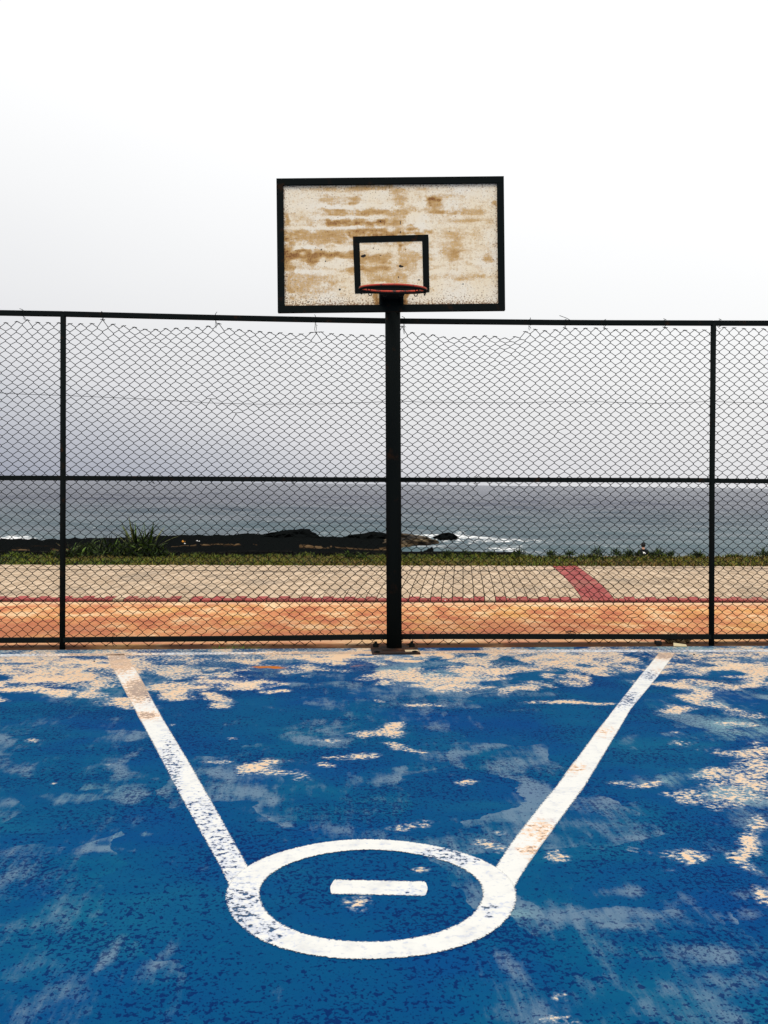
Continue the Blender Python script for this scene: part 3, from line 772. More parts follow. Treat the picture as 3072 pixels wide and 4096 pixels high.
FOAM = [(1800, 2154, 130, 7, .8), (1910, 2155, 110, 6, .75), (2010, 2166, 110, 6, .6), (2130, 2172, 90, 4, .45), (1700, 2158, 60, 5, .7), (1640, 2180, 60, 3, .5), (1760, 2176, 90, 3, .42), (1620, 2212, 90, 4, .8), (1760, 2213, 120, 5, .8), (1900, 2211, 120, 6, .8),
 (2060, 2204, 70, 10, 1.0), (2120, 2208, 70, 7, .95), (2230, 2211, 120, 6, .75), (2400, 2213, 120, 5, .8), (2500, 2217, 60, 4, .7), (60, 2151, 90, 6, .95), (200, 2156, 90, 3, .7), (1010, 2139, 50, 3, .7), (1330, 2148, 50, 3, .7), (1590, 2135, 60, 4, .8), (1850, 2137, 40, 3, .6), (2700, 2222, 200, 3, .4), (-400, 2150, 250, 7, .8), (3400, 2218, 300, 6, .7)]
fo = 0.9 * blobs(px, py, [(a[0], a[1], a[2] * 1.1, a[3] * 1.35) + tuple(a[4:]) for a in FOAM], WF, 1.0)
SZ = SZ + 0.22 * np.clip(fo - .35, 0, 1) * (SD < 75)
me = grid_mesh('sea', SX[::-1], SY[::-1], SZ[::-1])
attr(me, 'foam', fo[::-1]); attr(me, 'shallow', np.clip(1.25 - SD / 190, 0, 1)[::-1])
kind(link('sea', me, M['sea'], None, True), 'structure')

# ---- rocks on the shore
sil = [(-3000, 2150), (0, 2159), (160, 2159), (250, 2158), (330, 2154), (600, 2148), (660, 2145), (700, 2147), (760, 2142), (900, 2140), (1030, 2139), (1300, 2147), (1375, 2149), (1480, 2150), (1560, 2153), (1600, 2165)]
pxs = np.concatenate([np.linspace(-3000, -100, 40), np.linspace(-90, 1600, 330)])
dr = np.concatenate([np.linspace(40, 52, 8), np.linspace(52.3, 70, 60), np.linspace(70.3, 73, 6)])
RD, RP = np.meshgrid(dr, pxs, indexing='ij')
U = (RP - CX) / F_PX
LX = Rv.x * U * RD + Fv.x * RD; LY = Rv.y * U * RD + Fv.y * RD
silz = EYE - 67 * (np.interp(RP, [a for a, _ in sil], [b_ for _, b_ in sil]) + 1.3 * (fbm(RP * .03, RP * 0, 4, 40) - .5) * 7 - (HY + (RP - CX) * 0.00384)) / F_PX
edge_ = 66.5 + 3.0 * (fbm(RP * .006, RP * 0, 3, 12) - .5)
step_ = np.interp(RD, [40, 50, 54, 54.6, 57.5, 58.2, 61, 61.5, 67, 74], [-1.6, -1.0, -.80, -.50, -.46, -.22, -.20, -.05, 0.0, 0.0])
LZ = silz + step_ + 0.34 * (fbm(LX * .45, LY * .8, 5, 61) - .5) * (RD < 66)
LZ = np.where(RD > edge_ + 1.2, -4.2, LZ)
LZ = np.where(RP > 1590, -4.0, LZ)
me = grid_mesh('rock_ledge', LX[::-1], LY[::-1], LZ[::-1])
br = np.exp(-((RD - 59.2) / 1.3) ** 2) * 0.7 * (fbm(RP * .012, RD * .2, 4, 9) > .42) + np.exp(-((RD - 55.6) / .9) ** 2) * .7 * (fbm(RP * .012, RD * .2, 4, 19) > .5)
attr(me, 'brown', br[::-1])
o = link('rock_ledge', me, M['rock']); tag(o, 'long flat black layered rock ledge along the shoreline left of the pole', 'rock')
def rock(name, label, px0, px1, pyt, pyb, d, depth, mat, seed, peak=0.5, group=None, flat=0.5):
    bm = bmesh.new(); bmesh.ops.create_icosphere(bm, subdivisions=5, radius=1.0)
    v = np.array([p.co[:] for p in bm.verts])
    n = 0.45 + 1.1 * fbm(v[:, 0] * 2.6 + seed, v[:, 1] * 2.1 + v[:, 2] * 1.7, 4, seed) + 0.16 * np.round(fbm(v[:, 2] * 6, v[:, 0] * .7, 2, seed + 3) * 5) / 5
    n = n / np.percentile(n, 90)
    v = v * n[:, None]
    z = v[:, 2]; z = np.sign(z) * np.abs(z) ** flat
    lx = np.clip(v[:, 0], -1, 1)
    prof = np.where(lx < 2 * peak - 1, (lx + 1) / max(2 * peak, .02), (1 - lx) / max(2 - 2 * peak, .02))
    z = np.where(z > 0, z * (0.30 + 0.70 * np.clip(prof, 0, 1) ** .8), z * 0.4)
    a, b_ = at((px0 + px1) / 2, pyt, d), at((px0 + px1) / 2, pyb, d)
    wx = (px1 - px0) / 2 / F_PX * d; hz = a.z - b_.z
    x = v[:, 0] * wx; y = v[:, 1] * depth / 2; z = z / max(1e-3, z.max()) * hz
    P3 = np.stack([Rv.x * x + Fv.x * y, Rv.y * x + Fv.y * y, z], 1)
    for p, q in zip(bm.verts, P3): p.co = q
    me = bpy.data.meshes.new(name); bm.to_mesh(me); bm.free()
    o = link(name, me, mat, None, True); o.location = b_
    return tag(o, label, 'rock', group)
rock('shore_rock', 'long black humped rock rising highest at its right end, on the ledge', 1030, 1290, 2115, 2150, 66, 3.5, M['rock'], 3, .80)
rock('shore_rock', 'low black rock on the ledge just left of the hoop pole', 1375, 1600, 2126, 2153, 66.5, 3.0, M['rock'], 8, .55)
rock('shore_rock', 'tan streaked rock tapering into white surf right of the pole', 1500, 1760, 2131, 2166, 70, 4.5, M['tan_rock'], 12, .35)
rock('shore_rock', 'small tan and black rock in shallow water behind the pole', 1490, 1655, 2150, 2184, 64, 3.0, M['tan_rock'], 23, .45)
rock('shore_rock', 'dark brown rock lying farthest out in the surf', 1728, 1838, 2128, 2151, 74, 2.6, M['rock'], 31, .6)
rock('shore_rock', 'black wedge shaped boulder just behind the grass right of the pole', 1674, 1748, 2187, 2232, 24, .5, M['rock'], 41, .78, None, .8)
# ================================================================== CHAIN-LINK FENCE
fence = thing('chain_link_fence', 'black steel chain link fence with sagging wire mesh behind the court', 'fence', (0, FY, 0))
def fbuild(mb, name, mat, parent=None):
    mb.v = [(x, y - FY, z) for x, y, z in mb.v]
    return mb.build(name, mat, parent or fence)
XL, XR, XLL, XRR = on_plane(252, 1920, FY).x, on_plane(2848, 1920, FY).x, 0, 0
XLL, XRR = XL - 5.98, XR + 5.98
def fp(px, py): 
    q = on_plane(px, py, FY); return q
TOP = [(0, 1251.6), (253, 1256), (800, 1269.4), (1050, 1275), (1540, 1284), (2100, 1289), (2300, 1291), (2850, 1292.5), (3072, 1293)]
MID = [(0, 1911.8), (252, 1912.3), (1100, 1917), (1640, 1919.4), (2012, 1919.2), (2847, 1921.4), (2858, 1923), (3072, 1923.5)]
BOT = [(0, 2561), (248, 2560), (262, 2558), (372, 2558), (1100, 2553), (1545, 2546.6), (1800, 2545.6), (2834, 2547), (3072, 2546)]
def rail_z(lst):
    xs = [fp(*p).x for p in lst]; zs = [fp(*p).z for p in lst]
    xs = [XLL] + xs + [XRR]; zs = [zs[0] + 0.01] + zs + [zs[-1] - 0.01]
    return lambda x: np.interp(x, xs, zs)
zt, zm, zb = rail_z(TOP), rail_z(MID), rail_z(BOT)
posts = [XLL, XL, XR, XRR]
for bx0, bx1 in zip(posts[:-1], posts[1:]):
    for f_, hz in ((zt, 0.024), (zm, 0.0225), (zb, 0.0235)):
        mb = MB(); xs = np.linspace(bx0 + 0.001, bx1 - 0.001, 13)
        dz = 0.0 if f_ is not zm or bx0 != XR else -0.003
        mb.tube([(x, FY, float(f_(x)) + dz) for x in xs], hz * 1.38, 4, rot=math.pi / 4)
        bevel(fbuild(mb, 'rail', M['steel']), 0.005, 2)
for i, x in enumerate(posts):
    mb = MB()
    lean = {1: (fp(253, 1262).x, fp(249.5, 2590).x), 2: (fp(2853.8, 1290).x, fp(2845.7, 2580).x)}.get(i, (x, x))
    mb.tube([(lean[1], FY, -0.06), (x, FY, 1.5), (lean[0], FY, float(zt(x)) + 0.0)], 0.0255, 16)
    fbuild(mb, 'post', M['steel']).data.polygons.foreach_set('use_smooth', [len(p.vertices) == 4 for p in fence.children[-1].data.polygons])
# wire mesh
GP = 9.15 / F_PX
gaps = [(-2500, 20), (0, 26), (60, 24), (92, 4), (125, 22), (200, 22), (330, 24), (395, 20), (408, 2), (430, 20), (520, 30), (590, 42), (700, 32), (820, 24), (862, 6), (905, 28), (1050, 40), (1240, 46), (1262, 6), (1290, 40), (1450, 46), (1590, 44), (1617, 4), (1645, 32),
        (1760, 42), (1790, 54), (1950, 42), (2040, 54), (2085, 40), (2118, 12), (2160, 18), (2200, 22), (2250, 10), (2330, 10), (2410, 8), (2450, 15), (2600, 15), (2655, 4), (2740, 15), (2840, 14), (2880, 4), (3000, 10), (3072, 10), (5000, 14)]
gx = [fp(a, 1280).x for a, _ in gaps]; gv = [b_ * GP for _, b_ in gaps]
def net_top(x): return zt(x) - 0.024 - np.interp(x, gx, gv)
WH, Z1, Z0 = 0.0472, 2.93, 0.022
NR = 71
HH = (Z1 - Z0) / NR
nc = int((XRR - XLL - 0.08) / WH)
I, J = np.meshgrid(np.arange(nc + 1), np.arange(NR + 1), indexing='ij')
NX = XLL + 0.04 + I * WH
NZ = Z0 + J * HH
dtop = net_top(NX) - Z1
sm = np.array([np.interp(NX[:, 0] + o_, NX[:, 0], dtop[:, 0]) for o_ in np.linspace(-.35, .35, 15)]).mean(0)[:, None]
depth_ = Z1 - NZ
NZ = NZ + sm * np.exp(-depth_ / 0.55) + (dtop - sm) * np.exp(-depth_ / 0.07)
nz1 = fbm(NX * 1.1, NZ * 1.1, 3, 5) - .5; nz2 = fbm(NX * 1.1 + 50, NZ * 1.1, 3, 6) - .5
NX = NX + 0.045 * nz1 + rng.normal(0, .0016, NX.shape)
NZ = NZ + 0.035 * nz2 * np.clip(depth_ / .3, 0, 1) + rng.normal(0, .0014, NX.shape)
# bulges where the wire has been pushed about, and single kinks
for _ in range(95):
    i, j = rng.integers(2, nc - 1), rng.integers(2, NR - 1)
    NX[i, j] += rng.normal(0, .012); NZ[i, j] += rng.normal(0, .011)
def node_at(px, py):
    q = fp(px, py); a = np.argmin((NX - q.x) ** 2 + (NZ - q.z) ** 2); return np.unravel_index(a, NX.shape)
cut = set()
for px, py, r_ in ((1930, 1935, .05), (1945, 1985, .06), (1955, 2030, .05), (2140, 2110, .04), (2380, 2010, .04), (2120, 1545, .04), (1720, 1790, .05), (1690, 2110, .03), (2030, 1420, .05), (640, 1400, .04), (100, 1600, .03), (600, 2540, .04), (870, 2535, .04), (1480, 2540, .04), (2730, 2535, .03)):
    q = fp(px, py)
    dx, dz = NX - q.x, NZ - q.z; r2 = dx * dx + dz * dz
    push = 0.015 * np.exp(-r2 / (2 * r_ * r_)); rr = np.sqrt(r2) + 1e-3
    NX = NX + push * dx / rr; NZ = NZ + push * dz / rr * .7
for px, py in ((1940, 1950),):
    i, j = node_at(px, py); cut.add((i, j)); 
BOTCUT = {i: (rng.integers(0, 4) if rng.random() < .35 else 0) for i in range(nc + 1)}
net = [MB(), MB(), MB()]
WR = 0.0030
barb = []
for i in range(nc):
    pts = []
    xm = float(NX[i, 30])
    bay = 0 if xm < XL else (1 if xm < XR else 2)
    if min(abs(xm - p) for p in posts) < 0.01: pass
    jj = range(BOTCUT[i], NR + 1)
    run = []
    for j in jj:
        left = (j % 2 == i % 2)
        ii = i if left else i + 1
        if (ii, j) in cut:
            if len(run) > 1: net[bay].tube(run, WR, 4, caps=False)
            run = []; continue
        e = 0.0022 if left else -0.0022
        yy = FY + 0.030 + (0.002 if left else -0.002) 
        x, z = float(NX[ii, j]) - e * 1.0, float(NZ[ii, j])
        if j not in (0, NR): run += [(x, yy, z - 0.0042), (x, yy, z + 0.0042)]
        else: run.append((x, yy, z))
    if len(run) > 1: net[bay].tube(run, WR, 4, caps=False)
    # twisted ends along the upper edge
    if (NR % 2 == i % 2):
        x, z = float(NX[i, NR]), float(NZ[i, NR])
        a, b_ = rng.uniform(-.008, .004), rng.uniform(-.010, .003)
        net[bay].tube([(x - .021, FY + .032, z + a), (x - .006, FY + .029, z - .001), (x + .002, FY + .031, z + .002)], WR, 4, caps=False)
        net[bay].tube([(x + .022, FY + .030, z + b_), (x + .006, FY + .033, z - .002), (x - .002, FY + .031, z + .002)], WR, 4, caps=False)
    if BOTCUT[i] == 0 and i % 2 == 0:
        x, z = float(NX[i, 0]), float(NZ[i, 0])
        net[bay].tube([(x - .012, FY + .032, z + rng.uniform(0, .012)), (x, FY + .03, z - .001), (x + .014, FY + .03, z + rng.uniform(-.002, .012))], WR, 4, caps=False)
for m_ in net:
    kind(fbuild(m_, 'wire_mesh', M['wire']), 'stuff')
# straining wires
for lst, nm in (([(-2600, 1566), (0, 1571), (120, 1577), (240, 1580), (300, 1583), (560, 1594), (840, 1611), (1040, 1616), (1300, 1615), (1540, 1606), (1610, 1604), (1700, 1608), (2100, 1610), (2190, 1606), (2400, 1606), (2620, 1613), (2850, 1605), (2960, 1609), (3072, 1612), (5500, 1618)], 'straining_wire'),
                ([(-2600, 2274), (0, 2276), (250, 2279), (400, 2282), (590, 2276), (700, 2282), (1100, 2287), (1560, 2284), (1980, 2285), (2240, 2280), (2330, 2274), (2840, 2272), (3072, 2274), (5500, 2276)], 'straining_wire')):
    mb = MB(); mb.tube([fp(*p) + Vector((0, 0.027, 0)) for p in lst], 0.0022, 5); fbuild(mb, nm, M['wire'])
# tie wires round the rails
for px, f_, dz in ((92, zt, -.055), (408, zt, -.035), (862, zt, -.09), (1262, zt, -.12), (1617, zt, -.115), (2120, zt, -.07), (2262, zt, -.05), (2420, zt, -.05), (2660, zt, -.04), (2880, zt, -.03),
                   (610, zm, -.045), (1170, zm, -.04), (2838, zm, -.04), (1900, zm, -.04), (900, zb, -.04), (2680, zb, -.05), (2036, zb, -.05), (450, zb, .05), (1640, zb, .05)):
    x = fp(px, 1300 if f_ is zt else (1920 if f_ is zm else 2555)).x; z = float(f_(x)); s_ = rnd.uniform(.006, .014)
    mb = MB(); d_ = -1 if dz < 0 else 1
    loop = [(x - .004, FY + .034, z + dz * .55), (x - .003, FY + .034, z - d_ * .0), (x - .002, FY + .026, z - d_ * .03), (x, FY - .026, z - d_ * .03), (x + .003, FY - .028, z + d_ * .028), (x + .003, FY + .03, z + d_ * .03), (x + s_, FY + .033, z + dz * .6), (x + .002, FY + .034, z + dz), (x - s_ * 1.1, FY + .034, z + dz * .72), (x - .002, FY + .033, z + d_ * .034), (x + .018, FY + .03, z + d_ * .05)]
    mb.tube(loop, 0.0022, 5)
    if rnd.random() < .6: mb.tube([(x, FY - .02, z - d_ * .03), (x + rnd.uniform(-.03, .02), FY - .01, z - d_ * rnd.uniform(.038, .06))], .0025, 5)
    fbuild(mb, 'tie_wire', M['wire'])
mb = MB(); q = fp(2285, 1283); q2 = fp(2238, 1262)
mb.tube([q + Vector((0, 0, .0)), (q + q2) / 2 + Vector((.012, 0, .0)), q2], .0026, 5); fbuild(mb, 'tie_wire', M['wire'])

# ================================================================== BASKETBALL HOOP
PYC = FY - 0.135
pb = on_plane(1577, 2590, PYC); pt = on_plane(1570.7, 1260, PYC)
base = Vector((pb.x, PYC, 0))
hoop = thing('basketball_hoop', 'black basketball hoop on a single pole with rust stained white backboard', 'basketball hoop', base)
def hbuild(mb, name, mat, parent=None, smooth=False):
    if parent is None:
        mb.v = [(x - base.x, y - base.y, z) for x, y, z in mb.v]
    return mb.build(name, mat, parent or hoop, smooth)
PR = 0.069
sl = (pt.x - pb.x) / (pt.z - pb.z)
mb = MB(); mb.tube([(base.x, PYC, 0.008), (base.x + sl * 3.3, PYC, 3.36)], PR, 40)
o = hbuild(mb, 'pole', M['steel']); o.data.polygons.foreach_set('use_smooth', [len(p.vertices) == 4 for p in o.data.polygons])
# base: plate, gusset ring, four bolts
mb = MB(); mb.box((base.x - .213, PYC - .280, 0.002), (base.x + .213, PYC + .105, 0.013), None)
plate = bevel(hbuild(mb, 'base_plate', M['rust']), .003)
for sx, sy in ((-.168, -.225), (.168, -.225), (-.165, .06), (.165, .06)):
    mb = MB(); h_ = .052 if sy > 0 else .014
    mb.tube([(base.x + sx, PYC + sy, .012), (base.x + sx, PYC + sy, h_ + .012)], .013, 10)
    mb.tube([(base.x + sx, PYC + sy, .0135), (base.x + sx, PYC + sy, .0135 + h_ * .6)], .026, 6)
    mb.v = [(x - base.x, y - base.y, z) for x, y, z in mb.v]
    mb.build('bolt', M['steel'], plate)
mb = MB(); mb.box((base.x - .115, PYC - .125, .0135), (base.x + .115, PYC + .10, .020)); bevel(hbuild(mb, 'pole_foot', M['rust']), .003)
mb = MB(); mb.box((base.x + .085, PYC - .205, .0135), (base.x + .205, PYC - .128, .018)); hbuild(mb, 'shim_plate', plain('pale_shim', (.55, .42, .26)))
# backboard: corners measured in the photo, at its own distance
BDIST = 7.74
cor = {n_: at(x * 1.8517, y * 1.8517, BDIST) for n_, x, y in (('tl', 598, 387), ('tr', 1089.5, 382), ('br', 1089, 671), ('bl', 600, 676))}
bc = (cor['tl'] + cor['tr'] + cor['br'] + cor['bl']) / 4
bxv = ((cor['tr'] - cor['tl']) + (cor['br'] - cor['bl'])).normalized()
bw = ((cor['tr'] - cor['tl']).length + (cor['br'] - cor['bl']).length) / 2
bh = ((cor['tr'] - cor['br']).length + (cor['tl'] - cor['bl']).length) / 2
byv = Vector((-bxv.y, bxv.x, 0)).normalized(); bzv = bxv.cross(byv)
BM = Matrix((( bxv.x, byv.x, bzv.x, bc.x - base.x), (bxv.y, byv.y, bzv.y, bc.y - base.y), (bxv.z, byv.z, bzv.z, bc.z), (0, 0, 0, 1)))
# panel (local x right, y away from the court, z up); front face at y = 0
nx, nz_ = 260, 156
gxx, gzz = np.meshgrid(np.linspace(-bw / 2 + .02, bw / 2 - .02, nx), np.linspace(-bh / 2 + .02, bh / 2 - .02, nz_))
me = grid_mesh('backboard', gxx, np.zeros_like(gxx), gzz)
# photo close-up coordinates (1659 x 1106 over 1050..2100 x 650..1350) -> panel coordinates
ux = 88 + (gxx + bw / 2) / bw * (1529 - 88); uy = 950 - (gzz + bh / 2) / bh * (950 - 98) - 3
ST = [(800, 620, 190, 150, .50), (860, 480, 90, 260, .5), (480, 400, 320, 80, .42), (330, 620, 220, 160, .42), (1250, 420, 200, 200, .30), (630, 158, 260, 18, .6), (600, 150, 60, 16, .7), (430, 230, 90, 26, .55), (585, 225, 50, 34, .75), (870, 220, 50, 60, .6), (430, 310, 90, 20, .7), (690, 308, 170, 22, .78), (590, 372, 240, 30, .95), (880, 330, 70, 70, .75), (370, 440, 210, 32, .72), (760, 430, 200, 34, .95), (380, 485, 200, 30, .72),
      (340, 575, 240, 44, .98), (155, 590, 40, 120, .8), (735, 590, 130, 34, .75), (560, 590, 60, 40, .8), (690, 665, 170, 28, .8), (560, 675, 40, 30, .8), (160, 690, 40, 60, .7), (290, 745, 160, 60, .55), (880, 560, 40, 200, .62), (870, 430, 50, 60, .8), (1090, 300, 70, 34, .8), (1085, 243, 34, 26, 1.0), (1010, 290, 80, 16, .6),
      (1320, 312, 140, 18, .62), (1310, 372, 130, 12, .6), (1215, 480, 50, 90, .58), (1205, 585, 60, 44, .66), (950, 590, 40, 60, .6), (1430, 600, 30, 30, .6), (1310, 732, 180, 22, .58), (800, 735, 110, 36, .6), (145, 380, 16, 60, .7), (160, 770, 30, 60, .7), (870, 545, 14, 26, 1.0), (1480, 265, 16, 14, .7), (1160, 215, 130, 12, .45), (240, 350, 60, 26, .5), (710, 690, 130, 24, .5), (720, 880, 16, 50, .9), (895, 880, 16, 50, .9)]
WB = (2 * fbm(ux * .016, uy * .03, 5, 81) - 1, 2 * fbm(ux * .016, uy * .03, 5, 82) - 1)
stn = 1.1 * blobs(ux, uy, [(a[0], a[1], a[2] * 1.15, a[3] * 1.2) + tuple(a[4:]) for a in ST], WB, 1.3) + .10
stn += 0.10 * (fbm(ux * .004, uy * .03, 4, 14) - .5) * 2
white = blobs(ux, uy, W=WB, wa=.8, lst=[(520, 275, 330, 14), (560, 345, 260, 10, .9), (560, 408, 380, 11, .9), (270, 530, 90, 12), (480, 545, 120, 16), (470, 635, 130, 24), (300, 690, 160, 14), (700, 545, 100, 22, .8), (990, 370, 60, 50, .9), (960, 540, 50, 26, .8), (810, 420, 40, 16), (830, 590, 28, 60, .6), (700, 200, 110, 20, .8), (430, 520, 60, 10, .7)])
attr(me, 'stain', np.clip(stn - .75 * white, -.3, 1.3))
eb = np.minimum.reduce([ux - 130, 1490 - ux, uy - 136, 906 - uy])
attr(me, 'edge', np.exp(-np.clip(eb, 0, None) / 26) * .55 + np.exp(-np.clip(906 - uy, 0, None) / 70) * .35 + .1 * fbm(ux * .01, uy * .01, 3, 4))
attr(me, 'hole', blobs(ux, uy, [(632, 591, 13, 9), (641, 588, 9, 9), (624, 592, 7, 7), (868, 657, 10, 9), (880, 660, 9, 6), (393, 621, 5, 5), (482, 802, 7, 7), (367, 547, 5, 7, .9), (697, 541, 4, 6, .9), (730, 548, 4, 3), (902, 552, 6, 3), (742, 588, 6, 3), (856, 727, 4, 7), (985, 746, 7, 5), (943, 868, 5, 5), (185, 878, 4, 5), (280, 880, 5, 5), (1265, 775, 4, 5), (745, 370, 6, 6, .8), (870, 380, 3, 16, .9), (872, 440, 5, 8, .8), (1187, 890, 4, 5), (1180, 440, 4, 4, .9)]))
board = link('backboard', me, M['board'], hoop, True); board.matrix_local = BM
sol = board.modifiers.new('solid', 'SOLIDIFY'); sol.thickness = 0.014; sol.offset = -1 if True else 1
def bpart(mb, name, mat, bev=0.002):
    o = mb.build(name, mat, board)
    if bev: bevel(o, bev)
    return o
fw = 0.0525
for nm, a, b_ in (('frame_bar', (-bw / 2, -.022, bh / 2 - fw), (bw / 2, .03, bh / 2)), ('frame_bar', (-bw / 2, -.022, -bh / 2), (bw / 2, .03, -bh / 2 + fw)),
                  ('frame_bar', (-bw / 2, -.0215, -bh / 2 + fw), (-bw / 2 + fw, .0295, bh / 2 - fw)), ('frame_bar', (bw / 2 - fw, -.0215, -bh / 2 + fw), (bw / 2, .0295, bh / 2 - fw))):
    mb = MB(); mb.box(a, b_); bpart(mb, nm, M['steel'])
def bl(u, v): return ((u - 88) / (1529 - 88) * bw - bw / 2, (950 - 3 - v) / (950 - 98) * bh - bh / 2)
def flatbar(pts, y0, y1, name):
    mb = MB(); vs = [(bl(*p)[0], y, bl(*p)[1]) for y in (y0, y1) for p in pts]
    mb.add(vs, ((0, 1, 2, 3), (7, 6, 5, 4), (0, 4, 5, 1), (1, 5, 6, 2), (2, 6, 7, 3), (3, 7, 4, 0)))
    bpart(mb, name, M['steel'], 0)
flatbar([(569, 466), (569, 506), (1049, 498), (1047, 458)], -.004, -.001, 'target_bar')
flatbar([(569, 506.5), (578, 828), (616, 828), (610, 506)], -.0042, -.001, 'target_bar')
flatbar([(1008, 499.5), (1012, 826), (1051, 824), (1049, 498.5)], -.0042, -.001, 'target_bar')
flatbar([(616.5, 790), (616.5, 828), (1011.5, 826), (1011.5, 788)], -.004, -.001, 'target_bar')
# stiffeners behind the board and arms back to the pole
for z_ in (-.28, .28):
    mb = MB(); mb.box((-bw / 2 + fw, .016, z_ - .02), (bw / 2 - fw, .05, z_ + .02)); bpart(mb, 'back_brace', M['steel'])
for z_, zp_ in ((.16, 3.20), (-.2, 3.06)):
    for sx in (-.16, .16):
        q = BM @ Vector((sx, .03, z_)) + Vector((base.x, base.y, 0)); w_ = Vector((base.x + sl * zp_ + sx * .3, PYC - .03, zp_))
        mb = MB(); mb.tube([q, w_], .026, 4, rot=math.pi / 4); hbuild(mb, 'arm', M['steel'])
# rim: tilted down at the front, welded to a bracket on the board
n_ = at(1572, 1140, 7.03); f__ = at(1572, 1168, 7.51)
rc = (n_ + f__) / 2; ry = (f__ - n_).normalized(); rxv = Rv.copy(); rxv = (rxv - ry * rxv.dot(ry)).normalized(); RR = 0.2405
pts = []
for k_ in range(72):
    t = 2 * math.pi * k_ / 72
    dz = -.008 * max(0, math.cos(t)) ** 2
    pts.append(rc + rxv * RR * math.cos(t) + ry * RR * math.sin(t) + Vector((0, 0, dz)))
mb = MB(); mb.tube([p + Vector((0, 0, .004)) for p in pts], .0078, 12, closed=True); rim = hbuild(mb, 'rim', M['rim'], None, True)
mb = MB(); mb.tube([p + Vector((0, 0, -.009)) for p in pts], .0080, 10, closed=True); hbuild(mb, 'rim_shade_ring', M['steel'], None, True)  # black ring added under the red one, standing in for its shaded underside
for k_ in range(3, 72, 6):
    mb = MB(); c_ = pts[k_] + Vector((0, 0, -.026)); tg = (pts[(k_ + 1) % 72] - pts[k_ - 1]).normalized()
    mb.tube([c_ - tg * .018 + Vector((0, 0, .008)), c_ - tg * .01 - Vector((0, 0, .008)), c_ + tg * .01 - Vector((0, 0, .008)), c_ + tg * .018 + Vector((0, 0, .008))], .0035, 5); hbuild(mb, 'net_hook', M['steel'])
# bracket: mounting plate with a hole, top plate to the rim, two side gussets
x0, z0 = bl(731, 905); x1, z1 = bl(886, 800); hx, hz = bl(763, 867); hr = .0075
mb = MB()
ring = []
rect = []
for k_ in range(16):
    t = 2 * math.pi * k_ / 16
    ring.append((hx + hr * math.cos(t), hz + hr * .8 * math.sin(t)))
    c_, s_ = math.cos(t), math.sin(t)
    lim = min((x1 - hx) / c_ if c_ > 1e-6 else ((x0 - hx) / c_ if c_ < -1e-6 else 9), (z1 - hz) / s_ if s_ > 1e-6 else ((z0 - hz) / s_ if s_ < -1e-6 else 9))
    rect.append((hx + c_ * lim, hz + s_ * lim))
for y in (-.030, -.023):
    mb.add([(a, y, b_) for a, b_ in ring + rect], [(k_, (k_ + 1) % 16, 16 + (k_ + 1) % 16, 16 + k_) for k_ in range(16)])
for cxx, czz in ((x0, z0), (x1, z0), (x0, z1), (x1, z1)):
    ci = min(range(16), key=lambda q: (rect[q][0] - cxx) ** 2 + (rect[q][1] - czz) ** 2)
    for sg in (1, -1):
        nb = rect[(ci + sg) % 16]
        mb.add([(rect[ci][0], -.030, rect[ci][1]), (cxx, -.030, czz), (nb[0], -.030, nb[1])], [(0, 1, 2)])
mb.box((x0 + .004, -.0225, z0 + .004), (hx - .02, -.002, z1 - .004)); mb.box((hx + .02, -.0225, z0 + .004), (x1 - .004, -.002, z1 - .004))
o = bpart(mb, 'mounting_plate', M['steel'], 0)
inv = BM.inverted()
rl = inv @ (rc - Vector((base.x, base.y, 0))); back = inv @ (pts[18] - Vector((base.x, base.y, 0)))
mb = MB()
xa, xb_ = x0 + .01, x1 - .01
zt_ = back.z
mb.add([(xa, -.031, zt_ + .004), (xb_, -.031, zt_ + .004), (rl.x + .09, back.y + .02, zt_ + .004), (rl.x - .09, back.y + .02, zt_ + .004),
        (xa, -.031, zt_ - .016), (xb_, -.031, zt_ - .016), (rl.x + .09, back.y + .02, zt_ - .016), (rl.x - .09, back.y + .02, zt_ - .016)],
       ((0, 1, 2, 3), (7, 6, 5, 4), (0, 4, 5, 1), (1, 5, 6, 2), (2, 6, 7, 3), (3, 7, 4, 0)))
for sx in (xa + .012, xb_ - .012):
    mb.add([(sx - .004, -.031, zt_ - .016), (sx - .004, back.y + .03, zt_ - .016), (sx - .004, -.031, z0 + .01), (sx + .004, -.031, zt_ - .016), (sx + .004, back.y + .03, zt_ - .016), (sx + .004, -.031, z0 + .01)],
           ((0, 1, 2), (5, 4, 3), (0, 3, 4, 1), (1, 4, 5, 2), (2, 5, 3, 0)))
bpart(mb, 'rim_bracket', M['steel'], 0)
for u_, v_ in ((748, 850), (868, 850), (748, 895), (868, 895)):
    mb = MB(); a, b_ = bl(u_, v_); mb.tube([(a, -.03, b_), (a, -.040, b_)], .010, 6); bpart(mb, 'bolt', M['steel'], 0)
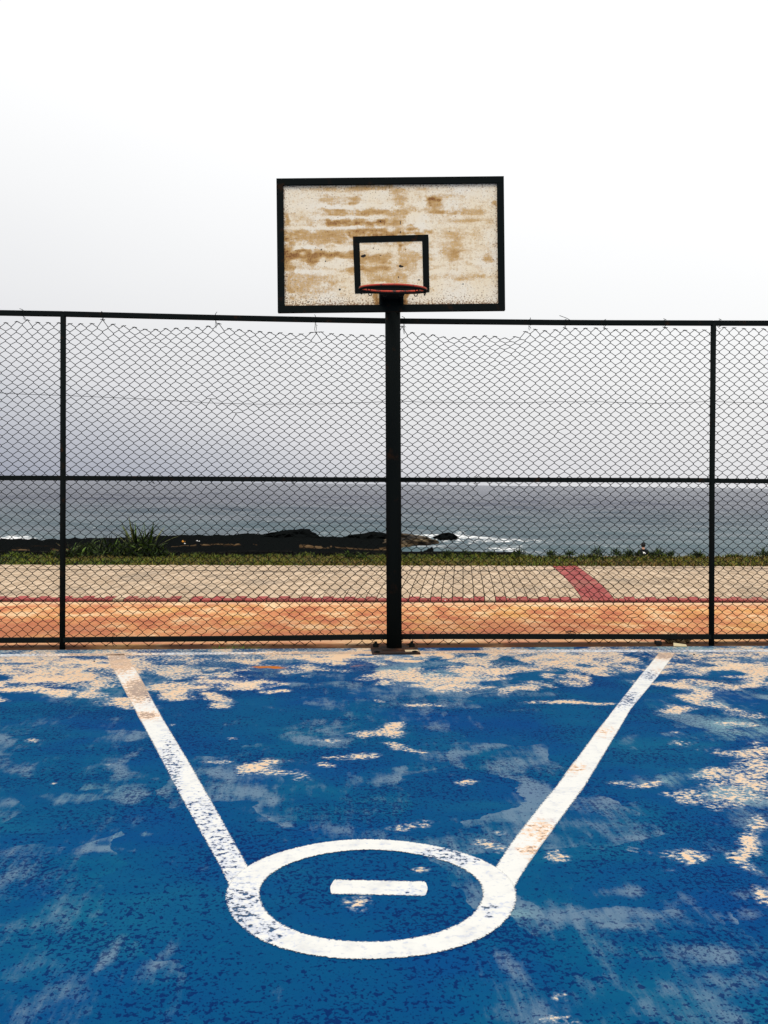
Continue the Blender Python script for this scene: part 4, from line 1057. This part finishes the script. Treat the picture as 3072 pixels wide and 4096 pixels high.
# ================================================================== PLANTS
def blade_mesh(name, base_, dirv, ln, wd, bend, tint, fold=.25, seg=6):
    d0 = Vector(dirv).normalized(); side = d0.cross(Vector((0, 0, 1)))
    side = side.normalized() if side.length > .05 else Vector((rnd.uniform(-1, 1), rnd.uniform(-1, 1), 0)).normalized()
    v, f, c = [], [], []
    p, d = Vector(base_), d0.copy()
    for k_ in range(seg + 1):
        t = k_ / seg; w_ = wd * (0.55 + .9 * t if t < .35 else 1.18 * (1 - ((t - .35) / .65) ** 1.6)) / 2 + .0006
        nrm = side.cross(d).normalized()
        v += [tuple(p - side * w_ + nrm * w_ * fold), tuple(p), tuple(p + side * w_ + nrm * w_ * fold)]
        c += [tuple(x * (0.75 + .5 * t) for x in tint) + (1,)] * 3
        d = (d + Vector((0, 0, -bend / seg))).normalized(); p = p + d * (ln / seg)
    for k_ in range(seg):
        a = k_ * 3
        f += [(a, a + 1, a + 4, a + 3), (a + 1, a + 2, a + 5, a + 4)]
    me = bpy.data.meshes.new(name); me.from_pydata(v, [], f); me.update()
    ca = me.attributes.new('tint', 'FLOAT_COLOR', 'POINT'); ca.data.foreach_set('color', [x for q in c for x in q])
    me.materials.append(M['leaf']); return me
GREENS = [(.030, .065, .006), (.065, .125, .010), (.10, .17, .016), (.045, .080, .010), (.014, .024, .004), (.14, .15, .028), (.17, .12, .045)]
def plant(name, label, px, py_base, d, height, spread, n, wd, upr, bendr, group=None, inner=0, dark=0.5, cat='plant', ground_z=None):
    b0 = at(px, py_base, d)
    if ground_z is not None: b0.z = ground_z
    root = thing(name, label, cat, b0, group)
    mb = MB(); mb.tube([(0, 0, -.05), (0, 0, height * .16)], max(.008, spread * .05), 7); mb.build('stem', M['stem'], root)
    for i in range(n):
        a = rnd.uniform(0, 2 * math.pi); el = rnd.uniform(*upr)
        r0 = spread * .22 * rnd.random()
        dv = (math.cos(a) * math.cos(el), math.sin(a) * math.cos(el), math.sin(el))
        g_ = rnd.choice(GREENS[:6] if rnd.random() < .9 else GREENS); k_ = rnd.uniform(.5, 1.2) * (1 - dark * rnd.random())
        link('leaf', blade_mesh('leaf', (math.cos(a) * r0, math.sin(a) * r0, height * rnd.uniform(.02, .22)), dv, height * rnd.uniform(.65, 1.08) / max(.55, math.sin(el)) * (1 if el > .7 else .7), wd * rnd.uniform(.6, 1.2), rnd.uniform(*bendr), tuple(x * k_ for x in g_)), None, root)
    if inner:
        V, Fc, Cc = [], [], []
        for i in range(inner):
            a = rnd.uniform(0, 2 * math.pi); r0 = spread * math.sqrt(rnd.random()); z0_ = rnd.uniform(0, height * .55) * (1 - .5 * r0 / spread)
            p = Vector((math.cos(a) * r0, math.sin(a) * r0, z0_)); dv = Vector((rnd.uniform(-1, 1), rnd.uniform(-1, 1), rnd.uniform(-.1, 1.3))).normalized()
            sd = dv.cross(Vector((rnd.uniform(-1, 1), rnd.uniform(-1, 1), .2))).normalized() * wd * .4; ln = rnd.uniform(.05, .14)
            k_ = len(V); V += [p - sd, p + sd, p + dv * ln * .6 + sd * .7, p + dv * ln, p + dv * ln * .6 - sd * .7]; Fc.append((k_, k_ + 1, k_ + 2, k_ + 3, k_ + 4))
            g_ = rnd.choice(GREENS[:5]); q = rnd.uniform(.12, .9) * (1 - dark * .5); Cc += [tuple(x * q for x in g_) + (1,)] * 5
        me = bpy.data.meshes.new('foliage'); me.from_pydata([tuple(p) for p in V], [], Fc); me.update()
        ca = me.attributes.new('tint', 'FLOAT_COLOR', 'POINT'); ca.data.foreach_set('color', [x for q in Cc for x in q])
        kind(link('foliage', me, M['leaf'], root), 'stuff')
    return root
DG = 19.3
plant('spiky_plant', 'tallest spiky green plant with upright blades at the grass edge left of the pole', 545, 2226, DG, .66, .42, 36, .036, (.6, 1.5), (.1, .9), inner=700, dark=.5)
plant('spiky_plant', 'smaller spiky plant with two tall blades right of the tallest one', 590, 2228, DG - .1, .64, .34, 24, .034, (.4, 1.5), (.1, 1.0), inner=450, dark=.5)
plant('drooping_plant', 'rounded drooping plant clump beside the left fence post', 355, 2226, DG, .50, .26, 44, .026, (1.1, 1.5), (2.4, 4.0), inner=500, dark=.7)
plant('bushy_plant', 'dark leafy bush between the drooping clump and the spiky plants', 440, 2228, DG - .05, .44, .46, 40, .028, (.3, 1.4), (.3, 1.6), inner=900, dark=.6)
plant('bushy_plant', 'low dark bush touching the right side of the left fence post', 285, 2238, DG - .3, .34, .32, 28, .03, (.2, 1.3), (.3, 1.8), inner=600, dark=.85)
plant('bushy_plant', 'loose dark bush directly right of the drooping clump', 395, 2230, DG - .15, .34, .36, 30, .026, (.2, 1.4), (.3, 1.8), inner=600, dark=.7)
plant('bushy_plant', 'loose leafy bush at the left foot of the tallest spiky plant', 495, 2230, DG - .15, .36, .36, 30, .028, (.2, 1.4), (.3, 1.6), inner=600, dark=.6)
plant('bushy_plant', 'low brownish plant at the right end of the bushes', 635, 2230, DG - .1, .22, .20, 20, .024, (.1, 1.1), (.3, 1.4), inner=180, dark=.4)
weeds = [(2075, .20, 'small weed in front of the white breaking wave'), (2204, .13, 'low weed left of the wave end on the grass edge'), (2280, .15, 'short dark weed on the grass edge above the red stripe'), (2390, .24, 'bushiest weed on the grass edge left of the seated person'), (2466, .19, 'dark weed tuft two weeds left of the seated person'), (2517, .17, 'leafy weed immediately left of the seated person'),
         (2548, .06, 'low weed at the left hip of the seated person'), (2604, .07, 'low weed at the right hip of the seated person'), (2632, .20, 'thin weed immediately right of the seated person'), (2684, .11, 'brownish weed between the seated person and right fence post'), (2792, .11, 'small weed left of the right fence post'), (3050, .19, 'dark weed near the right edge of the picture'),
         (1860, .14, 'tuft of weed right of the black boulder'), (1960, .12, 'weed tuft between the boulder and the breaking wave'), (1790, .13, 'weed tuft touching the black boulder'), (1395, .18, 'dark weed in the grass left of the hoop pole'), (1450, .16, 'weed with pale tip close to the left of the hoop pole')]
for px, h_, lb in weeds:
    py_ = 2222 if px > 1600 else 2232
    plant('weed_plant', lb, px, py_, 19.25 if px > 1600 else 18.6, h_ * .85, h_ * .6, 16, .016, (.5, 1.5), (.1, 1.2), 'weeds along the grass edge', inner=70, dark=.5)
# small weeds growing at the foot of the fence
for px, lb in ((888, 'small green weed tuft in the joint below the fence, farther left'), (996, 'small green weed tuft in the joint below the fence, nearer the pole')):
    g_ = on_plane(px, 2590, FY - .035); 
    root = thing('weed_tuft', lb, 'weed', (g_.x, FY - .035, -.004), 'weeds in the joint under the fence')
    for i in range(46):
        a = rnd.uniform(0, 6.28); el = rnd.uniform(.05, 1.2)
        link('leaf', blade_mesh('leaf', (rnd.gauss(0, .06), rnd.uniform(-.012, .015), 0), (math.cos(a) * math.cos(el), math.sin(a) * math.cos(el) * .4, math.sin(el)), rnd.uniform(.02, .055), .008, rnd.uniform(.2, 1.4), rnd.choice(GREENS[:5]), seg=3), None, root)

# ================================================================== SEATED PERSON (facing the sea)
PD = 44.0
hp = at(2574, 2171, PD)
PB = Matrix.Translation((hp.x, hp.y, hp.z - .865)) @ Matrix.Rotation(-YAW - .12, 4, 'Z')
person = thing('person', 'person in a black t-shirt with white back print sitting on the beach facing the sea', 'person', M=PB)
def skin_obj(name, verts, edges, radii, mat, parent, sub=2, root_i=0):
    me = bpy.data.meshes.new(name); me.from_pydata(verts, edges, [])
    o = link(name, me, mat, parent)
    s_ = o.modifiers.new('skin', 'SKIN'); s_.use_smooth_shade = True
    for i, r_ in enumerate(radii): me.skin_vertices[0].data[i].radius = (r_, r_) if not isinstance(r_, tuple) else r_
    me.skin_vertices[0].data[root_i].use_root = True
    o.modifiers.new('sub', 'SUBSURF').levels = sub; o.modifiers['sub'].render_levels = sub
    return o
V, E, R_ = [], [], []
def vv(p, r_, par=None):
    V.append(p); R_.append(r_)
    if par is not None: E.append((par, len(V) - 1))
    return len(V) - 1
pel = vv((0, 0, .12), (.145, .11))
sp1 = vv((0, .01, .28), (.130, .095), pel); sp2 = vv((0, .03, .44), (.150, .10), sp1); nk0 = vv((0, .05, .555), (.085, .07), sp2)
nk = vv((0, .055, .63), .052, nk0); hd0 = vv((0, .07, .68), (.062, .075), nk); hd1 = vv((0, .085, .765), (.077, .092), hd0); hd2 = vv((0, .08, .835), (.060, .07), hd1)
ch = vv((0, .155, .70), .024, hd0)
for s_ in (-1, 1):
    sh = vv((s_ * .165, .04, .515), .062, sp2); el_ = vv((s_ * .245, .13, .30), .044, sh); wr = vv((s_ * .17, .34, .335), .028, el_)
    pm = vv((s_ * .155, .41, .335), (.036, .018), wr)
    for fi, (fx, fl) in enumerate(((-.026, .065), (-.009, .078), (.008, .074), (.024, .058))):
        m_ = vv((s_ * .155 + fx, .44 + fl * .3, .330), .0085, pm); vv((s_ * .155 + fx, .44 + fl, .305), .0075, m_)
    t_ = vv((s_ * .115, .395, .325), .010, wr); vv((s_ * .098, .425, .305), .0085, t_)
    hip = vv((s_ * .095, .02, .095), .085, pel); kn = vv((s_ * .16, .40, .29), .060, hip); an_ = vv((s_ * .13, .68, .06), .038, kn); ft = vv((s_ * .14, .80, .035), .034, an_); vv((s_ * .145, .87, .03), .026, ft)
skin_obj('body', V, E, R_, M['skin'], person)
# shirt, shorts, hair: separate close-fitting layers
V, E, R_ = [], [], []
a = vv((0, 0, .10), (.158, .128)); b_ = vv((0, .01, .28), (.150, .115), a); c_ = vv((0, .03, .44), (.170, .118), b_); d_ = vv((0, .048, .56), (.105, .085), c_)
for s_ in (-1, 1):
    sh = vv((s_ * .165, .04, .512), .078, c_); vv((s_ * .222, .10, .385), .066, sh)
shirt = skin_obj('t_shirt', V, E, R_, M['shirt'], person)
V, E, R_ = [], [], []
a = vv((0, 0, .10), (.150, .12))
for s_ in (-1, 1):
    h2 = vv((s_ * .095, .03, .10), .098, a); vv((s_ * .145, .31, .25), .080, h2)
skin_obj('shorts', V, E, R_, M['shorts'], person)
bm = bmesh.new(); bmesh.ops.create_uvsphere(bm, u_segments=24, v_segments=16, radius=1)
for v_ in bm.verts:
    x, y, z = v_.co
    k_ = 1 + .05 * math.sin(9 * x + 4 * z)
    v_.co = Vector((x * .098 * k_, y * .118 * k_ + .074, z * .122 * k_ + .764))
bmesh.ops.delete(bm, geom=[v_ for v_ in bm.verts if v_.co.z < .662 or (v_.co.y > .125 and v_.co.z < .80)], context='VERTS')
me = bpy.data.meshes.new('hair'); bm.to_mesh(me); bm.free(); link('hair', me, M['hair'], person, True)
for s_ in (-1, 1):
    mb = MB(); mb.tube([(s_ * .080, .09, .725), (s_ * .090, .08, .75), (s_ * .092, .075, .775), (s_ * .082, .085, .785)], [.007, .012, .012, .006], 7); mb.build('ear', M['skin'], person, True)
mb = MB(); mb.tube([(0, .165, .775), (0, .187, .745), (0, .172, .738)], [.008, .014, .009], 7); mb.build('nose', M['skin'], person, True)
mb = MB(); mb.tube([(-.024, .172, .715), (0, .180, .713), (.024, .172, .715)], [.004, .007, .004], 6); mb.build('mouth', plain('lips', (.35, .13, .10)), person, True)
for s_ in (-1, 1):
    mb = MB(); mb.tube([(s_ * .030, .158, .762), (s_ * .030, .168, .762), (s_ * .030, .171, .762)], [.011, .009, .003], 8); mb.build('eye', M['hair'], person, True)
# white print on the back of the shirt: a ragged patch following the back
pr = [(-.045, .525), (.10, .515), (.095, .485), (.075, .47), (.085, .42), (.055, .405), (.045, .45), (.02, .445), (-.01, .43), (-.035, .455), (-.02, .49)]
mb = MB(); n_ = len(pr)
def by_(x, z): return -.118 + .03 * (x / .17) ** 2 * 3 + np.interp(z, [.28, .44, .545], [.012, .028, .075])
mb.add([(x, by_(x, z) - .012, z - .03) for x, z in pr] + [(x, by_(x, z) - .003, z - .03) for x, z in pr], [tuple(range(n_ - 1, -1, -1))] + [(i, (i + 1) % n_, n_ + (i + 1) % n_, n_ + i) for i in range(n_)])
mb.build('shirt_print', M['white_scrap'], person)

# ================================================================== LITTER AND SMALL THINGS
def crumple(name, label, cat, loc, size, mat, seed, sub=4, rough=.55):
    bm = bmesh.new(); bmesh.ops.create_icosphere(bm, subdivisions=sub, radius=1)
    v = np.array([p.co[:] for p in bm.verts])
    n = 1 + rough * (np.abs(fbm(v[:, 0] * 3 + seed, v[:, 1] * 3 + v[:, 2] * 2, 4, seed) - .5) * 4 - .6)
    v = v * n[:, None] * np.array(size)[None]
    v[:, 2] = np.maximum(v[:, 2], -size[2] * .55)
    for p, q in zip(bm.verts, v): p.co = q
    me = bpy.data.meshes.new(name); bm.to_mesh(me); bm.free()
    o = link(name, me, mat); o.location = loc
    return tag(o, label, cat)
q = on_plane(2703, 2568, FY + .085)
crumple('crumpled_bag', 'crumpled brown plastic bag under the bottom rail near the right post', 'bag', (q.x, FY + .085, .045), (.125, .055, .052), M['bag'], 5)
q = ground(2722, 2583, .012); mb = MB()
mb.add([(-.062, -.012, 0), (.062, -.016, -.004), (.066, .018, .006), (-.052, .022, .022), (-.062, -.012, -.006), (.062, -.016, -.010), (.066, .018, 0), (-.052, .022, .016)], ((0, 1, 2, 3), (7, 6, 5, 4), (0, 4, 5, 1), (1, 5, 6, 2), (2, 6, 7, 3), (3, 7, 4, 0)))
o = mb.build('card_strip', M['card']); o.location = (q.x, q.y + .02, .012); tag(o, 'bent cream strip of card lying against the crumpled bag', 'card')
q = on_plane(2632, 2572, FY + .02); mb = MB(); mb.box((-.026, -.03, 0), (.026, .03, .034)); mb.box((-.012, -.033, .009), (.012, .033, .025))
o = bevel(mb.build('rubber_block', M['rubber']), .004); o.location = (q.x, FY + .02, .006); o.rotation_euler.z = .1; tag(o, 'small black block left of the crumpled bag under the rail', 'block')
q = ground(2284, 2528, .02)
root = link('dry_leaf', blade_mesh('dry_leaf', (-.05, 0, .004), (1, .1, .5), .115, .06, 1.0, (.13, .055, .025), .5), None); root.location = (q.x, q.y, .006); tag(root, 'brown curled dry leaf on the orange road right of the pole', 'leaf')
for px, py, d, nm, lb, mt, sz in ((733, 2166, 60, 'plastic_scrap', 'crumpled orange plastic scrap on the black rock ledge', 'orange_scrap', (.10, .08, .09)), (741, 2174, 59.4, 'plastic_scrap', 'white plastic scrap touching the orange one on the ledge', 'white_scrap', (.065, .05, .04)),
                              (788, 2163, 60, 'plastic_scrap', 'larger white scrap on the ledge right of the orange one', 'white_scrap', (.055, .05, .035)), (797, 2165, 60, 'plastic_scrap', 'smaller white scrap farthest right on the black ledge', 'white_scrap', (.04, .04, .03)),
                              (289, 2241, 18.6, 'plastic_scrap', 'white plastic scrap in the grass beside the left post', 'white_scrap', (.026, .02, .016)), (1781, 2401, 12.55, 'paper_scrap', 'tiny white paper scrap below the brick edge right of the pole', 'white_scrap', (.010, .008, .005))):
    crumple(nm, lb, 'scrap', at(px, py, d), sz, M[mt], int(px), 3)
for px, py, lb in ((377, 2645, 'small dark pebble on bare concrete left of the left painted line'), (2777, 2618, 'small dark pebble on bare concrete by the right fence post'), (1600, 3040, None)):
    if lb: 
        g_ = ground(px, py, .004); crumple('pebble', lb, 'pebble', g_, (.009, .008, .006), M['rubber'], int(px), 2)
